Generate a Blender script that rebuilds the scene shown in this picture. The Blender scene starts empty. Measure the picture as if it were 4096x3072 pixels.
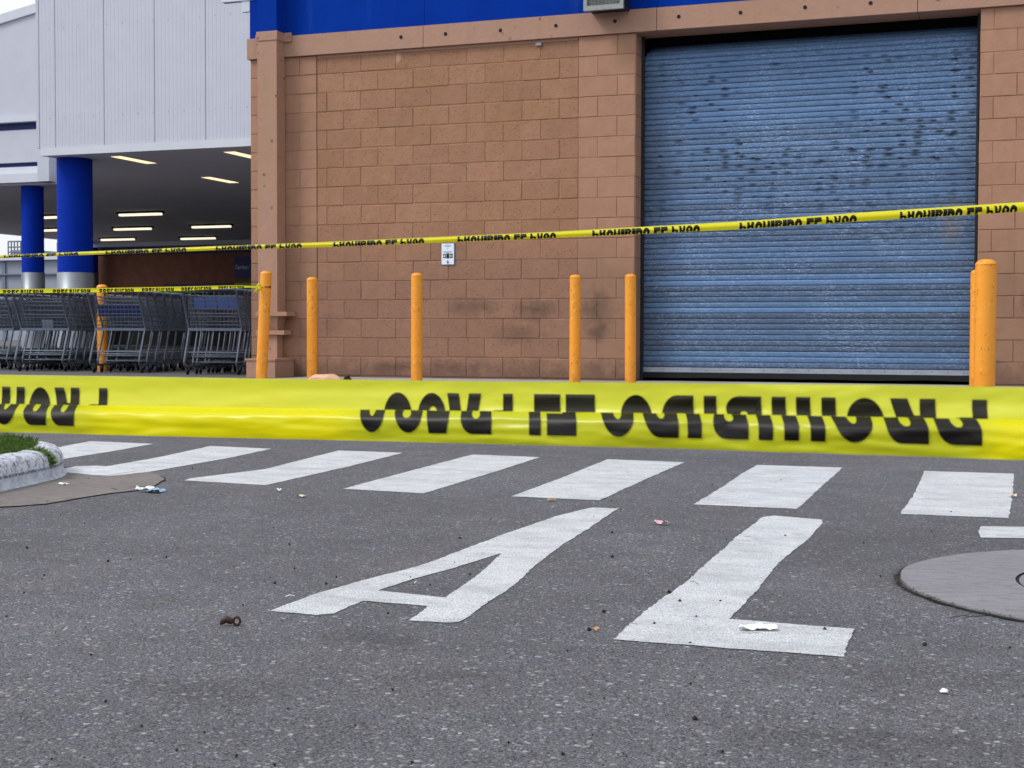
import bpy, bmesh, math, random
import numpy as np
from mathutils import Vector, Matrix, noise
from mathutils.geometry import tessellate_polygon

random.seed(7)
sc = bpy.context.scene
col = sc.collection
# ------------------------------------------------------------------ camera, sky, sun, exposure
W, H, F = 4096, 3072, 5714.0
PITCH, ROLL, YAW = math.radians(1.98), math.radians(.16), math.radians(-19.83)
EYE = Vector((6.64, -13.70, .70))
FW = Vector((math.sin(YAW)*math.cos(PITCH), math.cos(YAW)*math.cos(PITCH), -math.sin(PITCH)))
_r0 = Vector((math.cos(YAW), -math.sin(YAW), 0)); _u0 = _r0.cross(FW)
RT = math.cos(ROLL)*_r0 + math.sin(ROLL)*_u0
UP = RT.cross(FW)
cd = bpy.data.cameras.new('camera'); cam = bpy.data.objects.new('camera', cd); col.objects.link(cam)
M = Matrix((RT, UP, -FW)).transposed().to_4x4(); M.translation = EYE
cam.matrix_world = M
cd.sensor_width = 36; cd.lens = F/W*36; cd.clip_end = 3000; cd.clip_start = .05
cd.dof.use_dof = True; cd.dof.focus_distance = 4.6; cd.dof.aperture_fstop = 17
sc.camera = cam

world = bpy.data.worlds.new('World'); sc.world = world; world.use_nodes = True
wn = world.node_tree.nodes; wl = world.node_tree.links
bg = wn['Background']
sky = wn.new('ShaderNodeTexSky'); sky.sky_type = 'NISHITA'; sky.sun_disc = False
SUN_EL, SUN_AZ = math.radians(48), math.radians(232)     # compass style: 0 = +Y, clockwise
sky.sun_elevation = SUN_EL; sky.sun_rotation = SUN_AZ
sky.air_density = 1.0; sky.dust_density = 4.0; sky.ozone_density = 1.2
hs = wn.new('ShaderNodeHueSaturation'); hs.inputs['Saturation'].default_value = .42
mx = wn.new('ShaderNodeMix'); mx.data_type = 'RGBA'; mx.inputs[0].default_value = .6
mx.inputs['B'].default_value = (12.6, 13.0, 13.7, 1)        # even cloud cover
wl.new(sky.outputs[0], hs.inputs['Color']); wl.new(hs.outputs[0], mx.inputs['A'])
wl.new(mx.outputs['Result'], bg.inputs['Color']); bg.inputs['Strength'].default_value = .088
sd = bpy.data.lights.new('sun', 'SUN'); sun = bpy.data.objects.new('sun', sd); col.objects.link(sun)
sd.energy = 1.5; sd.angle = math.radians(20); sd.color = (1, .97, .92)
sdir = Vector((math.sin(SUN_AZ)*math.cos(SUN_EL), math.cos(SUN_AZ)*math.cos(SUN_EL), math.sin(SUN_EL)))
sun.rotation_euler = sdir.to_track_quat('Z', 'Y').to_euler()
vs = sc.view_settings; vs.view_transform = 'Standard'; vs.look = 'None'; vs.gamma = 1; vs.exposure = .34
vs.use_curve_mapping = False

# ------------------------------------------------------------------ placing helpers (photo pixel -> point in the place)
def ray(x, y): return FW + RT*((x-W/2)/F) - UP*((y-H/2)/F)
def at(x, y, D): return EYE + ray(x, y)*D
def gp(x, y, z=0.0):
    d = ray(x, y); return EYE + d*((z-EYE.z)/d.z)
def wp(x, y, Y=0.0):
    d = ray(x, y); return EYE + d*((Y-EYE.y)/d.y)
C0 = .261; DZ0 = C0+.035                                                 # height of the lowest block course

# ------------------------------------------------------------------ objects
def link(o, parent=None):
    col.objects.link(o)
    if parent: o.parent = parent
    return o
def tag(o, label=None, cat=None, group=None, kind=None):
    for k, v in (('label', label), ('category', cat), ('group', group), ('kind', kind)):
        if v: o[k] = v
    return o
def empty(name, loc=(0, 0, 0), rz=0.0):
    o = bpy.data.objects.new(name, None); o.location = loc; o.rotation_euler = (0, 0, rz)
    o.empty_display_size = .1
    return link(o)
def kids(o): return [c for c in col.objects if c.parent == o]
def copy_tree(o, parent=None):
    c = o.copy(); link(c); c.parent = parent
    for ch in kids(o): copy_tree(ch, c)
    return c
class MB:
    def __init__(s): s.v = []; s.f = []; s.sm = []
    def add(s, vs, fs, smooth=False):
        b = len(s.v); s.v += [tuple(p) for p in vs]; s.f += [[b+i for i in f] for f in fs]; s.sm += [smooth]*len(fs)
    def box(s, a, b, mat=None):
        x0, y0, z0 = a; x1, y1, z1 = b
        vs = [Vector(p) for p in ((x0,y0,z0),(x1,y0,z0),(x1,y1,z0),(x0,y1,z0),(x0,y0,z1),(x1,y0,z1),(x1,y1,z1),(x0,y1,z1))]
        if mat: vs = [mat @ p for p in vs]
        s.add(vs, [(0,3,2,1),(4,5,6,7),(0,1,5,4),(1,2,6,5),(2,3,7,6),(3,0,4,7)])
    def path(s, pts, r, n=6, cap=True):
        pts = [Vector(p) for p in pts]; vs = []
        t0 = (pts[1]-pts[0]).normalized()
        a = t0.orthogonal().normalized()
        for i, p in enumerate(pts):
            t = (pts[min(i+1, len(pts)-1)]-pts[max(i-1, 0)]).normalized()
            a = (a - t*a.dot(t)).normalized(); b = t.cross(a)
            rr = r[i] if isinstance(r, (list, tuple)) else r
            for k in range(n):
                th = 2*math.pi*k/n; vs.append(p + (a*math.cos(th)+b*math.sin(th))*rr)
        fs = [(i*n+k, i*n+(k+1) % n, (i+1)*n+(k+1) % n, (i+1)*n+k) for i in range(len(pts)-1) for k in range(n)]
        s.add(vs, fs, n > 4)
        if cap: s.add(vs[:n], [tuple(range(n))[::-1]]); s.add(vs[-n:], [tuple(range(n))])
    def lathe(s, prof, c=(0, 0, 0), n=24, axis=None):
        vs = []; c = Vector(c)
        for r, z in prof:
            for k in range(n):
                th = 2*math.pi*k/n; vs.append(c+Vector((r*math.cos(th), r*math.sin(th), z)))
        fs = [(i*n+k, i*n+(k+1) % n, (i+1)*n+(k+1) % n, (i+1)*n+k) for i in range(len(prof)-1) for k in range(n)]
        s.add(vs, fs, True)
    def poly(s, pts): s.add(pts, [tuple(range(len(pts)))])
    def prism(s, pts, z0, z1):
        n = len(pts); vs = [(p[0], p[1], z0) for p in pts]+[(p[0], p[1], z1) for p in pts]
        s.add(vs, [tuple(range(n))[::-1], tuple(range(n, 2*n))]+[(i, (i+1) % n, n+(i+1) % n, n+i) for i in range(n)])
    def mesh(s, name, m=None):
        me = bpy.data.meshes.new(name); me.from_pydata(s.v, [], s.f)
        me.polygons.foreach_set('use_smooth', s.sm)
        if m: me.materials.append(m)
        me.update(); return me
    def build(s, name, m=None, parent=None, loc=None):
        o = bpy.data.objects.new(name, s.mesh(name, m)); link(o, parent)
        if loc is not None: o.location = loc
        return o

# ------------------------------------------------------------------ materials
def L(h):
    h = h.lstrip('#'); o = []
    for i in (0, 2, 4):
        c = int(h[i:i+2], 16)/255; o.append(c/12.92 if c <= .04045 else ((c+.055)/1.055)**2.4)
    return (*o, 1)
class NT:
    def __init__(s, name):
        s.m = bpy.data.materials.new(name); s.m.use_nodes = True; s.t = s.m.node_tree
        s.b = s.t.nodes['Principled BSDF']; s.out = s.t.nodes['Material Output']
    def n(s, typ, **kw):
        nd = s.t.nodes.new(typ)
        for k, v in kw.items(): setattr(nd, k, v)
        return nd
    def set(s, sock, v):
        if hasattr(v, 'is_output'): s.t.links.new(v, sock)
        else: sock.default_value = v
    def obj(s, out='Object'): return s.n('ShaderNodeTexCoord').outputs[out]
    def pos(s): return s.n('ShaderNodeNewGeometry').outputs['Position']
    def mapv(s, v, sc=(1,1,1), loc=(0,0,0), rot=(0,0,0)):
        m = s.n('ShaderNodeMapping'); s.set(m.inputs['Vector'], v); m.inputs['Scale'].default_value = sc
        m.inputs['Location'].default_value = loc; m.inputs['Rotation'].default_value = rot; return m.outputs[0]
    def noise(s, v, scale, det=3, rough=.55, dist=0):
        t = s.n('ShaderNodeTexNoise'); s.set(t.inputs['Vector'], v); t.inputs['Scale'].default_value = scale
        t.inputs['Detail'].default_value = det; t.inputs['Roughness'].default_value = rough
        t.inputs['Distortion'].default_value = dist; return t.outputs['Fac']
    def vor(s, v, scale, feat='F1', out='Distance', rnd=1):
        t = s.n('ShaderNodeTexVoronoi', feature=feat); s.set(t.inputs['Vector'], v); t.inputs['Scale'].default_value = scale
        t.inputs['Randomness'].default_value = rnd; return t.outputs[out]
    def ramp(s, f, a, b, lo=0.0, hi=1.0):
        m = s.n('ShaderNodeMapRange'); s.set(m.inputs['Value'], f); s.set(m.inputs['From Min'], a)
        s.set(m.inputs['From Max'], b); s.set(m.inputs['To Min'], lo); s.set(m.inputs['To Max'], hi)
        return m.outputs[0]
    def math(s, op, a, b=0.0, c=0.0):
        m = s.n('ShaderNodeMath', operation=op); s.set(m.inputs[0], a); s.set(m.inputs[1], b); s.set(m.inputs[2], c); return m.outputs[0]
    def mix(s, f, a, b, mode='MIX'):
        m = s.n('ShaderNodeMix', data_type='RGBA', blend_type=mode); s.set(m.inputs[0], f); s.set(m.inputs['A'], a); s.set(m.inputs['B'], b)
        return m.outputs['Result']
    def sep(s, v):
        m = s.n('ShaderNodeSeparateXYZ'); s.set(m.inputs[0], v); return m.outputs
    def rnd(s): return s.n('ShaderNodeObjectInfo').outputs['Random']
    def bump(s, h, dist, strength=1.0, norm=None):
        b = s.n('ShaderNodeBump'); s.set(b.inputs['Height'], h); b.inputs['Distance'].default_value = dist
        b.inputs['Strength'].default_value = strength
        if norm: s.set(b.inputs['Normal'], norm)
        return b.outputs[0]
    def done(s, col=None, rough=.7, metal=0, normal=None, spec=.4):
        if col is not None: s.set(s.b.inputs['Base Color'], col)
        s.set(s.b.inputs['Roughness'], rough); s.set(s.b.inputs['Metallic'], metal)
        s.b.inputs['Specular IOR Level'].default_value = spec
        if normal is not None: s.set(s.b.inputs['Normal'], normal)
        return s.m
def val(n, c, f):                                           # colour times a factor
    return n.mix(1.0, c, n_gray(n, f), 'MULTIPLY')
def n_gray(n, f):
    cb = n.n('ShaderNodeCombineColor')
    for i in range(3): n.set(cb.inputs[i], f)
    return cb.outputs[0]
def ell(n, P, cx, cz, rx, rz, nz=None, soft=.6):            # soft elliptical mark on a wall, 0..1
    x = n.math('DIVIDE', n.math('SUBTRACT', P[0], cx), rx); z = n.math('DIVIDE', n.math('SUBTRACT', P[2], cz), rz)
    d = n.math('SQRT', n.math('ADD', n.math('MULTIPLY', x, x), n.math('MULTIPLY', z, z)))
    if nz is not None: d = n.math('ADD', d, nz)
    return n.ramp(d, 1.0, 1.0-soft)

MT = {}
def simple(name, c, rough=.6, metal=0, var=.12, scale=8, bmp=0, spec=.4):
    n = NT(name); p = n.obj()
    f = n.noise(p, scale, 5, .6)
    cc = val(n, L(c) if isinstance(c, str) else c, n.ramp(f, .25, .75, 1-var, 1+var))
    nm = n.bump(n.noise(p, scale*8, 4), bmp) if bmp else None
    MT[name] = n.done(cc, rough, metal, nm, spec); return MT[name]

def asphalt():
    n = NT('asphalt'); p0 = n.pos()
    wob = n.n('ShaderNodeTexNoise'); n.set(wob.inputs['Vector'], p0); wob.inputs['Scale'].default_value = 160; wob.inputs['Detail'].default_value = 2
    vm = n.n('ShaderNodeVectorMath', operation='MULTIPLY_ADD'); n.set(vm.inputs[0], wob.outputs['Color']); vm.inputs[1].default_value = (.006, .006, .0); n.set(vm.inputs[2], p0)
    p = vm.outputs[0]
    cell = n.vor(p, 125, out='Color'); d = n.vor(p, 125)
    cs = n.sep(cell)
    stone = n.ramp(cs[0], .50, .98)
    inside = n.ramp(d, .50, .30)
    big = n.vor(p, 62, out='Color'); bd = n.vor(p, 62); bs = n.sep(big)
    stone2 = n.math('MULTIPLY', n.ramp(bs[1], .82, .95), n.ramp(bd, .42, .26))
    fine = n.noise(p, 210, 5, .85)
    base = n.mix(n.ramp(fine, .42, .60), L('#222225'), L('#808188'))
    base = n.mix(n.math('MULTIPLY', n.math('MULTIPLY', stone, inside), .85), base, n.mix(cs[2], L('#a4a8b6'), L('#8f837d')))
    base = n.mix(n.math('MULTIPLY', stone2, .85), base, n.mix(bs[2], L('#b0b4c4'), L('#a09a96')))
    pits = n.math('MULTIPLY', n.ramp(cs[1], .66, .85), n.ramp(d, .60, .30))
    base = n.mix(n.math('MULTIPLY', pits, .8), base, L('#17161a'))
    p = p0
    patch = n.noise(p, .55, 5, .6, .5); mid = n.noise(p, 5, 5, .65)
    f = n.math('MULTIPLY', n.ramp(patch, .32, .68, .80, 1.14), n.ramp(mid, .28, .72, .84, 1.14))
    base = val(n, base, f)
    warm = n.ramp(n.noise(p, 1.3, 4, .6), .56, .72)
    spk = n.ramp(n.noise(p, 90, 3, .7), .5, .62)
    base = n.mix(n.math('MULTIPLY', n.math('MULTIPLY', warm, spk), .5), base, L('#8a7468'))
    P = n.sep(p)                                              # oil stains
    for (px_, py_, rx, ry) in ((3560, 2700, .26, .20), (3900, 2990, .35, .2), (800, 2760, .15, .12), (1830, 2700, .12, .06), (1500, 2560, .25, .10), (60, 2180, .6, .35), (3250, 2960, .2, .1)):
        g = gp(px_, py_)
        x = n.math('DIVIDE', n.math('SUBTRACT', P[0], g.x), rx); y = n.math('DIVIDE', n.math('SUBTRACT', P[1], g.y), ry)
        dd = n.math('SQRT', n.math('ADD', n.math('MULTIPLY', x, x), n.math('MULTIPLY', y, y)))
        dd = n.math('ADD', dd, n.ramp(n.noise(p, 9, 6, .8), .3, .7, -.9, .9))
        base = n.mix(n.ramp(dd, 1.1, .0, 0, .30), base, L('#2c2826'))
    h = n.math('ADD', n.math('MULTIPLY', d, -.6), n.math('MULTIPLY', fine, .5))
    h = n.math('ADD', h, n.math('MULTIPLY', mid, 1.0))
    return n.done(base, .8, 0, n.bump(h, .006, 1.0), .35)
def roadpaint(name='white_road_paint', k=1.0, hi='#e0e3e6'):
    n = NT(name); p = n.pos()
    cell = n.vor(p, 150, out='Color'); d = n.vor(p, 150); cs = n.sep(cell)
    fine = n.noise(p, 260, 4, .8); mid = n.noise(p, 5, 5, .65)
    c = n.mix(n.ramp(mid, .3, .7), L('#cbced3'), L(hi))
    c = n.mix(n.ramp(fine, .42, .52), n.mix(.6, c, L('#74777e')), c)
    dirt = n.noise(n.mapv(p, (1, 2.2, 1), rot=(0, 0, .5)), 3.0, 7, .78)
    c = n.mix(n.ramp(dirt, .46, .68, 0, .5*k), c, L('#84878d'))
    wear = n.math('MULTIPLY', n.ramp(cs[0], .70, .85), n.ramp(d, .42, .22))
    wear = n.math('MULTIPLY', wear, n.ramp(n.noise(p, 4, 5, .7), .34, .60, .2*k, 1*k))
    c = n.mix(n.math('MULTIPLY', wear, .85), c, L('#56565c'))
    crack = n.ramp(n.noise(n.mapv(p, (1, 3, 1), rot=(0, 0, .35)), 50, 5, .8), .56, .64, 0, .6*k)
    c = n.mix(crack, c, L('#77797f'))
    bare = n.math('MULTIPLY', n.ramp(n.noise(p, 7, 7, .8), .60, .66), n.ramp(fine, .35, .55))
    c = n.mix(n.math('MULTIPLY', bare, .7*k), c, L('#5c5c62'))
    h = n.math('ADD', n.math('MULTIPLY', d, -.6), n.math('MULTIPLY', fine, .5))
    return n.done(c, .6, 0, n.bump(h, .005, 1.0), .4)
def blockpaint(name, c1, c2, low, rough_pits=1.0):
    n = NT(name); p = n.pos(); P = n.sep(p)
    r = n.rnd()
    big = n.noise(p, 1.1, 4, .6)
    c = n.mix(n.ramp(big, .3, .7), L(c1), L(c2))
    lowf = n.ramp(n.math('ADD', P[2], n.ramp(n.noise(p, 1.5, 4), .2, .8, -.35, .35)), 1.95, 1.25)
    c = n.mix(lowf, c, L(low))                                # lower courses: a repainted coat, plus some shading worked into the tone
    c = val(n, c, n.ramp(r, 0, 1, .93, 1.06))
    blot = n.noise(p, 9, 5, .65)
    c = val(n, c, n.ramp(blot, .25, .75, .90, 1.08))
    streak = n.noise(n.mapv(p, (7, 7, .6)), 1.0, 4, .6)
    c = n.mix(n.ramp(streak, .55, .8, 0, .22), c, L('#6c5247'))
    v = n.vor(p, 75); vc = n.sep(n.vor(p, 75, out='Color'))
    pit = n.math('MULTIPLY', n.ramp(v, .38, .16), n.ramp(vc[0], .72, .95))
    pit = n.math('MULTIPLY', pit, rough_pits)
    c = n.mix(n.math('MULTIPLY', pit, .6), c, L('#5a4035'))
    nz = n.ramp(n.noise(p, 6, 5, .7), .25, .75, -.45, .45)
    for cx, cz, rx, rz, k in ((1.25, .98, .42, .13, .5), (1.95, .95, .30, .13, .62), (1.75, .70, .35, .12, .4), (2.60, .95, .22, .26, .62),
                              (2.62, .72, .16, .12, .5), (.35, .36, .38, .09, .5), (-.35, .80, .2, .15, .25), (6.72, .98, .20, .20, .75), (1.0, .36, .5, .07, .3)):
        c = n.mix(n.math('MULTIPLY', ell(n, P, cx, cz, rx, rz, nz, .9), k), c, L('#42362f'))
    c = n.mix(n.math('MULTIPLY', n.ramp(n.math('ADD', P[2], n.math('MULTIPLY', nz, .3)), .46, .30), .5), c, L('#4d3b34'))
    c = n.mix(n.ramp(ell(n, P, .42, 3.58, .06, .09, nz), 0, 1, 0, .7), c, L('#c99f86'))
    h = n.math('ADD', n.math('MULTIPLY', n.noise(p, 45, 5, .7), .8), n.math('MULTIPLY', pit, -1.6))
    h = n.math('ADD', h, n.math('MULTIPLY', n.noise(p, 4, 4, .6), 2.5))
    return n.done(c, .72, 0, n.bump(h, .004*rough_pits+.001, .85), .3)
def slatmat():
    n = NT('galvanised_slat_metal'); p = n.pos(); P = n.sep(p)
    oc = n.n('ShaderNodeObjectInfo').outputs['Color']
    a = n.noise(n.mapv(p, (9, 9, 60)), 1.0, 5, .75)
    b = n.noise(n.mapv(p, (38, 38, 150)), 1.0, 3, .7)
    c = val(n, oc, n.ramp(a, .25, .75, .80, 1.2))
    c = n.mix(n.math('MULTIPLY', n.ramp(b, .53, .64, 0, .85), n.ramp(n.noise(p, 2.2, 3), .35, .65, .25, 1)), c, L('#9db4de'))
    edge = n.ramp(n.noise(n.mapv(p, (14, 14, 60)), 1.0, 4, .8), .56, .68)
    c = n.mix(n.math('MULTIPLY', edge, .28), c, L('#8fb0e0'))
    # dark oval spots, stronger on the upper slats
    cb = n.n('ShaderNodeCombineXYZ'); n.set(cb.inputs[0], n.math('MULTIPLY', P[0], 6.5)); n.set(cb.inputs[1], n.math('MULTIPLY', n.math('SUBTRACT', P[2], DZ0+.085), 18.69))
    vo = n.n('ShaderNodeTexVoronoi', voronoi_dimensions='2D'); n.set(vo.inputs['Vector'], cb.outputs[0]); vo.inputs['Scale'].default_value = 1.0
    v = vo.outputs['Distance']; vc = n.sep(vo.outputs['Color'])
    zz = n.math('MULTIPLY', n.ramp(P[2], 1.25, 2.4), n.ramp(P[2], 3.6, 3.2))
    m = n.math('MULTIPLY', n.math('MULTIPLY', n.ramp(v, n.ramp(vc[1], 0, 1, .18, .50), .10), n.ramp(vc[0], .52, .56)), zz)
    big = n.ramp(n.noise(p, 1.6, 2), .36, .50)
    c = n.mix(n.math('MULTIPLY', n.math('MULTIPLY', m, big), .95), c, L('#141c28'))
    blue = n.ramp(n.noise(n.mapv(p, (1, 1, 1.6)), 1.1, 4, .6), .38, .62)
    c = n.mix(n.math('MULTIPLY', blue, .10), c, L('#2f5793'))
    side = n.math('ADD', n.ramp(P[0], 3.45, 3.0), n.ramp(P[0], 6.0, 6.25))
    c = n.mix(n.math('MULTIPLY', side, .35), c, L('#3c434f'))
    rust = n.math('MULTIPLY', ell(n, P, 5.95, 1.75, .14, .30, n.ramp(a, .2, .8, -.5, .5), .9), .35)
    c = n.mix(rust, c, L('#8a7a58'))
    return n.done(c, .5, .2, n.bump(a, .002, .6), .35)

MT['asphalt'] = asphalt(); MT['paint'] = roadpaint(); MT['newpaint'] = roadpaint('fresh_road_paint', .4, '#f0f2f4')
MT['infill'] = blockpaint('rough_block_paint', '#966f52', '#a07860', '#8f6c59')
MT['smoothblock'] = blockpaint('smooth_block_paint', '#a37c66', '#a57e66', '#906f5b', .25)
MT['mortar'] = blockpaint('painted_mortar', '#936c52', '#9b745e', '#8a6856', .4)
MT['slat'] = slatmat()
def beampaint():
    n = NT('painted_concrete_beam'); p = n.pos(); P = n.sep(p)
    c = n.mix(n.ramp(n.noise(p, 1.3, 4), .3, .7), L('#a88372'), L('#a6816a'))
    c = val(n, c, n.ramp(n.noise(p, 12, 5, .6), .25, .75, .93, 1.05))
    chip = n.math('MULTIPLY', n.ramp(n.vor(n.mapv(p, (1, 1, 1)), 7), .16, .08), n.ramp(n.noise(p, 3, 3), .42, .55))
    c = n.mix(n.math('MULTIPLY', chip, .7), c, L('#5b4136'))
    st = n.noise(n.mapv(p, (9, 9, .8)), 1.0, 4, .6)
    c = n.mix(n.ramp(st, .58, .8, 0, .25), c, L('#7d5f52'))
    return n.done(c, .6, 0, n.bump(n.noise(p, 30, 5, .6), .003), .35)
MT['beam'] = beampaint()
def blue():
    n = NT('blue_enamel'); p = n.pos()
    c = n.mix(n.ramp(n.noise(p, 1.2, 4, .6), .3, .7), (.0, .026, .27, 1), (.0, .038, .33, 1))
    c = n.mix(n.ramp(n.noise(n.mapv(p, (6, 6, .6)), 1.0, 4, .6), .6, .85, 0, .3), c, L('#3d64a8'))
    return n.done(c, .8, 0, n.bump(n.noise(p, 3, 3), .004), .06)
MT['blue'] = blue()
simple('column_blue', (.0, .026, .34, 1), .7, spec=.10, var=.06, scale=2)
simple('sleeve', '#8a9099', .42, .5, .15, 3)
simple('panel', '#bcc0cd', .5, 0, .04, 2)
simple('trim', '#c9ced8', .5, 0, .04, 3)
simple('screw', '#9a9fac', .6)
simple('seam', '#7b808c', .6)
simple('soffit', '#dad9de', .75, 0, .05, .4)
simple('backwall', '#7e5140', .8, 0, .25, 3, .004)
simple('navy', '#0a1f63', .5)
simple('green', '#5aa052', .5)
simple('dark', '#101114', .8)
simple('guide', '#2a2e36', .5, .5)
simple('rubber', '#151517', .9, 0, .2)
simple('bottombar', '#9aa3b1', .4, .6, .2, 6)
simple('warehouse', '#8f96a4', .8, 0, .05, .3)
simple('warehouse_dark', '#70778a', .8)
simple('cartsteel', '#666d7a', .34, .55, .2, 12)
simple('cartledge', '#6b7588', .5, .35, .15, 20)
simple('cartflap', '#3f5288', .5, 0, .12, 10)
simple('cartband', '#182a5e', .5, 0, .12, 10)
simple('paper', '#7d8698', .6)
simple('wheel', '#17181b', .7)
simple('walkway', '#9d9b98', .85, 0, .2, 2, .003)
simple('pavement', '#525156', .85, 0, .15, 2, .003)
simple('kerbside', '#b9b8b3', .85, 0, .2, 4, .004)
simple('signwhite', '#dfe8f4', .35, 0, .03)
simple('signblue', '#4f86c0', .4)
simple('ink', '#11151c', .5)
simple('inkgrey', '#8b9ab0', .5)
simple('lampframe', '#8f9492', .5, .3, .25, 20)
simple('lampmesh', '#3c3f42', .6, .3, .3, 60)
simple('peach', '#d9ab92', .75, 0, .08, 8)
simple('blackcloth', '#0d0d0f', .9)
simple('foam', '#e4e6ea', .6, 0, .06, 30)
simple('podbrown', '#3a221a', .45, 0, .4, 40)
simple('leafcream', '#c9bd98', .7, 0, .2, 60)
simple('leaforange', '#b98a5a', .7, 0, .3, 60)
simple('pinkpaper', '#c9a3a8', .7, 0, .2, 60)
simple('wrapblue', '#86a4c4', .35, 0, .3, 40)
simple('wrapwhite', '#cfd6d2', .4, 0, .25, 60)
simple('pebble', '#1c1a1a', .8, 0, .3, 40)
simple('soil', '#4a3a2a', .95, 0, .3, 20)
simple('lidgrey', '#55585a', .8, 0, .2, 20)
simple('debris', '#4d4a3a', .9, 0, .5, 90)
simple('twig', '#8f8260', .8)
def bollardmat():
    n = NT('orange_bollard_paint'); p = n.obj()
    c = n.mix(n.ramp(n.noise(p, 4, 4, .6), .3, .7), L('#ee9622'), L('#f0a030'))
    chip = n.ramp(n.noise(n.mapv(p, (1, 1, .7)), 24, 4, .75), .60, .65)
    c = n.mix(n.math('MULTIPLY', chip, .65), c, L('#a86418'))
    chip2 = n.ramp(n.noise(n.mapv(p, (1, 1, .8), loc=(4, 2, 7)), 19, 3, .7), .63, .67)
    c = n.mix(n.math('MULTIPLY', chip2, .6), c, L('#f7c060'))
    z = n.sep(p)[2]
    grime = n.math('MULTIPLY', n.ramp(z, .30, .02), n.ramp(n.noise(p, 12, 4, .7), .3, .7))
    c = n.mix(n.math('MULTIPLY', grime, .5), c, L('#7c5020'))
    return n.done(c, .42, 0, n.bump(n.math('ADD', n.noise(p, 18, 4, .7), n.math('MULTIPLY', chip, .4)), .003), .45)
MT['bollard'] = bollardmat()
def tapemat(name, c, c2, tl=.35, tint=False):
    n = NT(name); p = n.pos()
    cc = n.mix(n.ramp(n.noise(n.mapv(p, (2, 2, 8)), 1.6, 3), .3, .7), c, c2)
    if tint:                                                   # greener along the text spans: less light through the lettered back flap, painted in
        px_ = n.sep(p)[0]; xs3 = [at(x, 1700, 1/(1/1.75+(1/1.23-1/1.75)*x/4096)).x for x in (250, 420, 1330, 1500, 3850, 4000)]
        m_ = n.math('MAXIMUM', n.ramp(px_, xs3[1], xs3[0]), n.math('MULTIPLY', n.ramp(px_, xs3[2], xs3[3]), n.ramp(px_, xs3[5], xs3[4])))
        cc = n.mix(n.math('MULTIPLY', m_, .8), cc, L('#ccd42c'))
    n.b.inputs['Roughness'].default_value = .24; n.set(n.b.inputs['Base Color'], cc)
    n.b.inputs['Specular IOR Level'].default_value = .45
    wr = n.noise(n.mapv(p, (3, 3, 25)), 1.0, 2)
    n.set(n.b.inputs['Normal'], n.bump(wr, .004, .35))
    tr = n.n('ShaderNodeBsdfTranslucent'); n.set(tr.inputs['Color'], cc)
    ms = n.n('ShaderNodeMixShader'); ms.inputs[0].default_value = tl
    n.t.links.new(n.b.outputs[0], ms.inputs[1]); n.t.links.new(tr.outputs[0], ms.inputs[2])
    n.t.links.new(ms.outputs[0], n.out.inputs['Surface']); return n.m
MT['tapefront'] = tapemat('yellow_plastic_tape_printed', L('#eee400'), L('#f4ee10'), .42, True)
MT['tape'] = tapemat('yellow_plastic_tape', L('#f6ee18'), L('#f8f43a'), .5)
MT['tapeback'] = tapemat('yellow_plastic_tape_reverse', L('#eef450'), L('#f4f444'), .5)
def inkmat(name, c, rough):
    n = NT(name); return n.done(L(c), rough, 0, None, .25)
MT['tapeink'] = inkmat('black_tape_ink', '#0d0a07', .42)
MT['tapeinkback'] = inkmat('black_tape_ink_seen_through_film', '#171505', .6)
def kerbmat():
    n = NT('whitewashed_concrete'); p = n.obj()
    f = n.noise(p, 26, 7, .78); g = n.noise(n.mapv(p, (1, 1, .5)), 70, 4, .75)
    c = n.mix(n.ramp(f, .40, .50), L('#70747f'), L('#cfd3dd'))
    c = n.mix(n.ramp(g, .60, .68, 0, .75), c, L('#4c4a4c'))
    z = n.sep(p)[2]
    band = n.ramp(z, .064, .052)
    c2 = n.mix(n.ramp(n.noise(p, 22, 6, .75), .40, .58), L('#a2a8b5'), L('#c3c9d5'))
    c = n.mix(band, c, c2)
    line = n.math('MULTIPLY', n.ramp(z, .050, .057), n.ramp(z, .070, .063))
    c = n.mix(n.math('MULTIPLY', line, n.ramp(g, .35, .55)), c, L('#5a5d68'))
    return n.done(c, .85, 0, n.bump(n.math('ADD', f, g), .008), .3)
MT['kerb'] = kerbmat()
def concmat(name, c1, c2, c3):
    n = NT(name); p = n.pos()
    f = n.noise(p, 3, 6, .65); g = n.noise(n.mapv(p, (1, 4, 1), rot=(0, 0, -.3)), 12, 5, .7)
    c = n.mix(n.ramp(f, .3, .7), L(c1), L(c2)); c = n.mix(n.ramp(g, .46, .66, 0, .6), c, L(c3))
    c = n.mix(n.ramp(n.noise(p, 34, 5, .8), .54, .66, 0, .5), c, L(c3))
    c = n.mix(n.ramp(n.noise(p, 120, 3, .7), .62, .7, 0, .4), c, L('#3f3c3c'))
    return n.done(c, .85, 0, n.bump(n.math('ADD', g, n.noise(p, 60, 4, .7)), .004), .3)
MT['apron'] = concmat('worn_brown_concrete', '#716c6b', '#7f7875', '#554f4d')
MT['collar'] = concmat('smooth_grey_concrete', '#7a797e', '#86858b', '#626267')
def lightmat():
    n = NT('lit_diffuser'); e = n.n('ShaderNodeEmission'); e.inputs['Color'].default_value = (1, .83, .50, 1); e.inputs['Strength'].default_value = 1.05
    n.t.links.new(e.outputs[0], n.out.inputs['Surface']); return n.m
MT['lit'] = lightmat()
def lightmat2():
    n = NT('lit_tube'); e = n.n('ShaderNodeEmission'); e.inputs['Color'].default_value = (1, .87, .66, 1); e.inputs['Strength'].default_value = 1.0
    n.t.links.new(e.outputs[0], n.out.inputs['Surface']); return n.m
MT['tube'] = lightmat2()
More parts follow.
